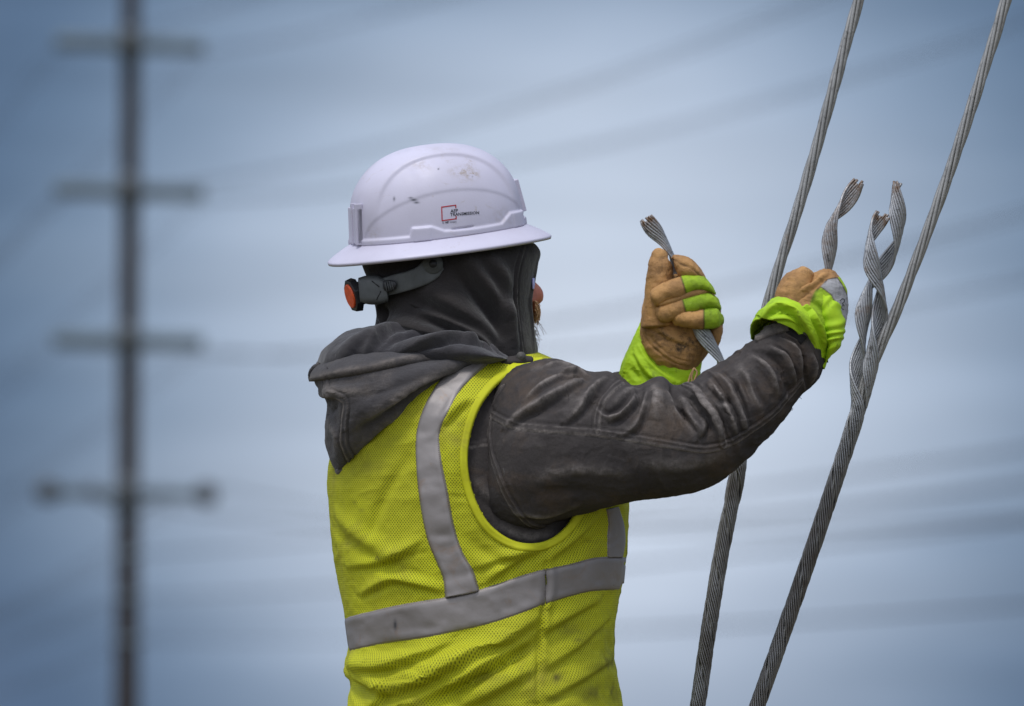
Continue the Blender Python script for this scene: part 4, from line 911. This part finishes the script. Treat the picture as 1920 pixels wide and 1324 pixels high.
# ================================================================== GLOVES
def paint(m, name, poly, front=True):
    X, Y = PX(m.V); k = inpoly(X, Y, poly); m.attr(name)[k] = 1
def finger(keys, p=.95, hv=None, n=60, ns=36, c=(.01, .008), seed=0, line=None):
    m = tube(keys, n, ns, p=p, cap=c, nc=7); m.V += m.normals() * (.0014 * fbm(m.V * 60, seed) + .0010 * ridged(m.V * 62, seed+3) + .0004 * ridged(m.V * 150, seed+4))[:, None]
    for a in ('hv', 'white', 'stain', 'line', 'wear_and_light'): m.attr(a)
    X, Y = PX(m.V)
    if hv: 
        x0, sl = hv; e = X - (x0 + (Y - keys[0][1]) * sl); m.at['hv'] = (e > 0).astype(float); m.at['line'] = np.exp(-(e/1.6)**2) * .8
    return m
# far glove (left hand), palm towards us
FG = empty('glove_anchor', (0, 0, 0), '', '') if 0 else None
palm = tube([(1222, 676, 1278, 704, .112, .030), (1206, 652, 1304, 688, .108, .038), (1202, 622, 1332, 652, .105, .036), (1204, 592, 1350, 612, .105, .034), (1208, 560, 1350, 580, .108, .032), (1214, 535, 1335, 545, .11, .028), (1226, 520, 1316, 522, .112, .02)], 120, 90, p=.8, cap=(.006, .006))
px_, py_ = PX(palm.V); palm.V += palm.normals() * (.002 * fbm(palm.V * 28, 101) + .0016 * ridged(palm.V * 45, 102) + .0006 * ridged(palm.V * 110, 103))[:, None]
for a in ('hv', 'white', 'stain', 'line', 'wear_and_light'): palm.attr(a)
palm.at['stain'] += .9 * np.exp(-((px_-1270)/45)**2 - ((py_-632)/28)**2) + .5 * np.exp(-((px_-1290)/30)**2 - ((py_-655)/22)**2)
strokes(palm, [('g', -1.6, 1.6, [(1206, 630), (1228, 655), (1262, 680), (1296, 690)]), ('g', -1.4, 1.5, [(1212, 626), (1238, 652), (1268, 672), (1300, 680)]), ('f', 3, 6, [(1225, 610), (1255, 632), (1295, 645)]), ('g', -3, 5, [(1250, 600), (1285, 622), (1320, 640)])])
palm.at['wear_and_light'] *= 0
glvF = palm.make('glove', MAT['leather'], person); glvF['label'] = 'far glove, palm side, tan leather with green backs on the fingers'
th = finger([(1203, 612, 1268, 606, .09, .03), (1207, 580, 1262, 575, .088, .028), (1210, 545, 1262, 542, .085, .025), (1213, 515, 1262, 515, .083, .022), (1217, 492, 1259, 495, .082, .019), (1222, 480, 1253, 483, .082, .015)], c=(.005, .013), seed=1, n=80, ns=48)
X, Y = PX(th.V); th.at['stain'] += .8 * np.exp(-((X-1250)/16)**2 - ((Y-515)/22)**2) + .5*np.exp(-((X-1235)/20)**2 - ((Y-480)/8)**2); th.make('thumb', MAT['leather'], glvF)
strk = finger([(1259, 484, 1262, 487, .075, .006), (1264, 478, 1268, 507, .07, .015), (1282, 480, 1276, 519, .066, .018), (1298, 488, 1295, 521, .066, .02), (1310, 500, 1312, 524, .072, .02), (1318, 512, 1322, 532, .08, .02)], c=(.003, .008), seed=2)
strokes(strk, [('g', -2.2, 1.8, [(1262, 486), (1280, 496), (1300, 505), (1316, 522)])]); strk.at['line'] += np.exp(-((PX(strk.V)[1] - np.interp(PX(strk.V)[0], [1262, 1280, 1300, 1316], [486, 496, 505, 522]))/1.4)**2) * .7; strk.at['wear_and_light'] *= 0
strk.make('index_finger', MAT['leather'], glvF)
finger([(1226, 541, 1237, 574, .058, .018), (1240, 533, 1250, 567, .056, .018), (1268, 522, 1276, 560, .054, .019), (1295, 516, 1302, 548, .056, .019), (1318, 519, 1328, 546, .064, .019), (1330, 530, 1340, 552, .078, .018)], hv=(1284, .32), seed=3).make('middle_finger', MAT['leather'], glvF)
finger([(1237, 571, 1245, 604, .060, .018), (1250, 567, 1254, 602, .058, .018), (1272, 558, 1282, 594, .057, .019), (1300, 550, 1308, 586, .059, .019), (1328, 548, 1338, 578, .066, .019), (1342, 556, 1350, 582, .08, .018)], hv=(1282, .25), seed=4).make('ring_finger', MAT['leather'], glvF)
finger([(1270, 582, 1273, 611, .058, .017), (1282, 580, 1278, 612, .056, .017), (1300, 581, 1300, 616, .055, .018), (1325, 577, 1325, 617, .058, .018), (1344, 578, 1346, 614, .066, .018), (1352, 588, 1354, 608, .078, .016)], hv=(1320, 0), seed=5).make('little_finger', MAT['leather'], glvF)
# leather welts between the fingers
for pts in ([(1236, 571, .045), (1262, 563, .043), (1290, 553, .043), (1316, 547, .050), (1328, 545, .058)],):
    limb([W(p[0], p[1], p[2] + .0035) for p in pts], [.003, .0058, .0064, .0058, .002], 16, n=30).make('finger_welt', MAT['leather'], glvF)
finger([(1330, 612, 1355, 602, .085, .02), (1332, 630, 1354, 626, .088, .02), (1338, 645, 1347, 646, .09, .012)], c=(.004, .006), seed=6).make('glove_edge', MAT['leather'], glvF)
cu = tube([(1208, 600, 1312, 640, .12, .028), (1198, 620, 1316, 660, .12, .034), (1184, 648, 1312, 688, .125, .042), (1170, 680, 1309, 712, .125, .046), (1163, 705, 1302, 740, .13, .05), (1166, 735, 1296, 770, .13, .05)], 110, 150, p=.85, closed=(False, False))
cu.V += cu.normals() * (.0009 * ridged(cu.V * 70, 112) + .0035 * ridged(np.stack([cu.uv[:, 0]*26, cu.uv[:, 1]*9, cu.V[:, 1]*4], 1), 111) + .002*fbm(cu.V*30, 5))[:, None]; cu.attr('wear_and_light')
strokes(cu, [('f', 5, 6, [(1190, 660), (1215, 700), (1260, 728)]), ('f', -5, 6, [(1200, 640), (1228, 680), (1270, 712)]), ('g', -4, 5, [(1182, 690), (1200, 712)]), ('s', 1, 3, [(1178, 668), (1165, 710)])]); cu.attr('line'); cu.make('glove_cuff', MAT['green'], glvF, solid=.002)
cd = [[(1301, 690), (1294, 705), (1288, 726)], [(1301, 690), (1297, 708), (1300, 728)], [(1301, 690), (1307, 698), (1303, 710), (1298, 728)]]
for c_ in cd: limb([W(x, y, .062 - .0) for x, y in c_], [.0014]*len(c_), 8, n=14).make('pull_cord', MAT['cord'], glvF)

# near glove (right hand), back of the hand to the right
hand = tube([(1448, 606, 1540, 668, -.168, .05), (1452, 580, 1570, 640, -.168, .05), (1460, 556, 1585, 610, -.167, .048), (1474, 534, 1590, 574, -.165, .045), (1502, 522, 1586, 545, -.163, .042), (1528, 512, 1578, 528, -.16, .036), (1543, 506, 1568, 514, -.158, .022)], 150, 120, p=.85, cap=(.004, .004))
hand.V += hand.normals() * (.0018 * fbm(hand.V * 30, 121) + .0014 * ridged(hand.V * 50, 122) + .0005 * ridged(hand.V * 120, 123))[:, None]
for a in ('hv', 'white', 'stain', 'line', 'wear_and_light'): hand.attr(a)
WH = [(1538, 537), (1552, 523), (1570, 521), (1579, 534), (1590, 556), (1596, 575), (1592, 610), (1580, 606), (1574, 590), (1570, 574), (1558, 552)]
paint(hand, 'white', WH); paint(hand, 'hv', [(1521, 566), (1528, 548), (1538, 537), (1558, 552), (1570, 574), (1576, 595), (1600, 640), (1560, 690), (1500, 640)]); paint(hand, 'hv', [(1571, 520), (1579, 534), (1590, 555), (1600, 545), (1585, 515)])
X, Y = PX(hand.V)
for poly in (WH + WH[:1], [(1521, 566), (1528, 548), (1538, 537)]):
    for a, b_ in zip(poly[:-1], poly[1:]):
        a, b_ = np.array(a), np.array(b_); ab = b_ - a; t = np.clip(((X-a[0])*ab[0] + (Y-a[1])*ab[1]) / (ab @ ab), 0, 1); d = np.hypot(X-a[0]-t*ab[0], Y-a[1]-t*ab[1]); hand.at['line'] = np.maximum(hand.at['line'], .8*np.exp(-(d/1.3)**2))
strokes(hand, [('f', 5, 7, [(1478, 556), (1505, 545), (1530, 528), (1550, 512)]), ('g', -5, 5, [(1515, 535), (1525, 524), (1532, 512)]), ('g', 3, 5, [(1530, 560), (1548, 575), (1565, 600)]), ('g', -4, 4, [(1522, 565), (1545, 585), (1558, 615)])]); hand.at['wear_and_light'] *= 0
glvN = hand.make('glove', MAT['leather'], person); glvN['label'] = 'near glove, tan thumb side with pale reflective patch on the back'
tn = finger([(1450, 572, 1520, 590, -.176, .036), (1456, 542, 1522, 566, -.178, .036), (1468, 522, 1524, 548, -.180, .033), (1484, 508, 1524, 532, -.182, .027), (1500, 501, 1526, 520, -.183, .020)], c=(.006, .006), seed=11, n=60, ns=44); X, Y = PX(tn.V); tn.at['stain'] += .5*np.exp(-((X-1515)/10)**2 - ((Y-508)/7)**2); tn.make('thumb', MAT['leather'], glvN)
for j, (dx, dy, yy2) in enumerate([(0, 0, -.125), (6, 26, -.12), (8, 52, -.118), (6, 76, -.12)]):
    nm = ['index_finger', 'middle_finger', 'ring_finger', 'little_finger'][j]
    finger([(1560+dx, 512+dy, 1572+dx, 536+dy, yy2-.015, .014), (1540+dx, 510+dy, 1548+dx, 538+dy, yy2+.012, .012), (1518+dx, 524+dy*.9, 1524+dx, 548+dy*.9, yy2+.012, .012), (1502+dx*.5, 534+dy*.8, 1510+dx*.5, 556+dy*.8, yy2-.012, .011)], c=(.006, .008), seed=12+j).make(nm, MAT['leather'], glvN)
cn_ = tube([(1408, 634, 1545, 690, -.18, .066, -12, -56), (1418, 612, 1551, 672, -.18, .070, -10, -48), (1428, 592, 1556, 652, -.178, .070, -6, -38), (1438, 576, 1552, 634, -.176, .066, -2, -30), (1447, 564, 1545, 615, -.172, .058, 0, -20)], 130, 260, p=.9, closed=(False, False))
cn_.V += cn_.normals() * (.0006 * ridged(cn_.V * 70, 113) + .0024 * ridged(np.stack([cn_.uv[:, 0]*16 + cn_.uv[:, 1]*10, cn_.uv[:, 1]*20, cn_.V[:, 1]*4], 1), 131) + .0015*fbm(cn_.V*40, 6))[:, None]
strokes(cn_, [('f', 7, 6, [(1425, 600), (1455, 575), (1485, 580), (1510, 610), (1530, 650)]), ('f', 6, 5, [(1500, 562), (1522, 590), (1540, 625), (1546, 655)]), ('g', -6, 5, [(1440, 588), (1475, 588), (1500, 615), (1525, 655)]), ('f', 4, 4, [(1414, 622), (1445, 600), (1480, 598), (1512, 628)]), ('s', .9, 3, [(1498, 558), (1520, 580), (1540, 615), (1548, 650)])]); cn_.attr('line'); cn_.at['line'] += cn_.at['seam']*.4
cn_.make('glove_cuff', MAT['green'], glvN, solid=.0025)
# gathered back of the near glove
rf = tube([(1530, 548, 1542, 536, -.185, .02), (1535, 575, 1568, 562, -.19, .026), (1540, 605, 1582, 590, -.19, .03), (1546, 635, 1584, 622, -.188, .032), (1550, 660, 1576, 648, -.184, .028), (1546, 680, 1560, 668, -.18, .015)], 150, 80, p=.85, cap=(.004, .004))
xr, yr = PX(rf.V); ang = (yr + (xr-1550)*.35); gth = np.sin(ang/3.4 + 4.5*vnoise(rf.V*28, 3)) * (.6 + .5*vnoise(rf.V*35, 9)); rf.V += rf.normals() * (.0022 * gth * np.clip((xr-1530)/20, .2, 1))[:, None]; rf.attr('line'); rf.at['line'] += .3*(gth < -.75)
rf.make('gathered_back', MAT['green'], glvN)
tg = tube([(1538, 662, 1552, 660, -.175, .004), (1540, 675, 1553, 680, -.175, .004)], 8, 12, p=.5, cap=(.001, .001)); tg.attr('wear_and_light'); tg.make('glove_tag', MAT['velcro'], glvN)
# marking scribbled on the pale patch
hb2 = hand.bvh()
for pts in ([(1575, 564), (1580, 560), (1584, 564), (1580, 569), (1583, 574)], [(1580, 572), (1578, 578), (1582, 581)]):
    P_ = [hit(hb2, *p)[0] + (0, -.001, 0) for p in cr(np.array(pts, float), 14)]; limb(P_, [.0005]*14, 5).make('pen_mark', MAT['ink'], glvN)
# loose threads on the sleeve
for pts in ([(943, 878, -.27), (946, 888, -.272), (942, 896, -.27)], [(1482, 762, -.18), (1487, 768, -.18), (1480, 770, -.18)], [(1498, 744, -.18), (1503, 748, -.18)]):
    limb([W(*p) for p in pts], [.0004]*len(pts), 5, n=6).make('loose_thread', MAT['snap'], person)
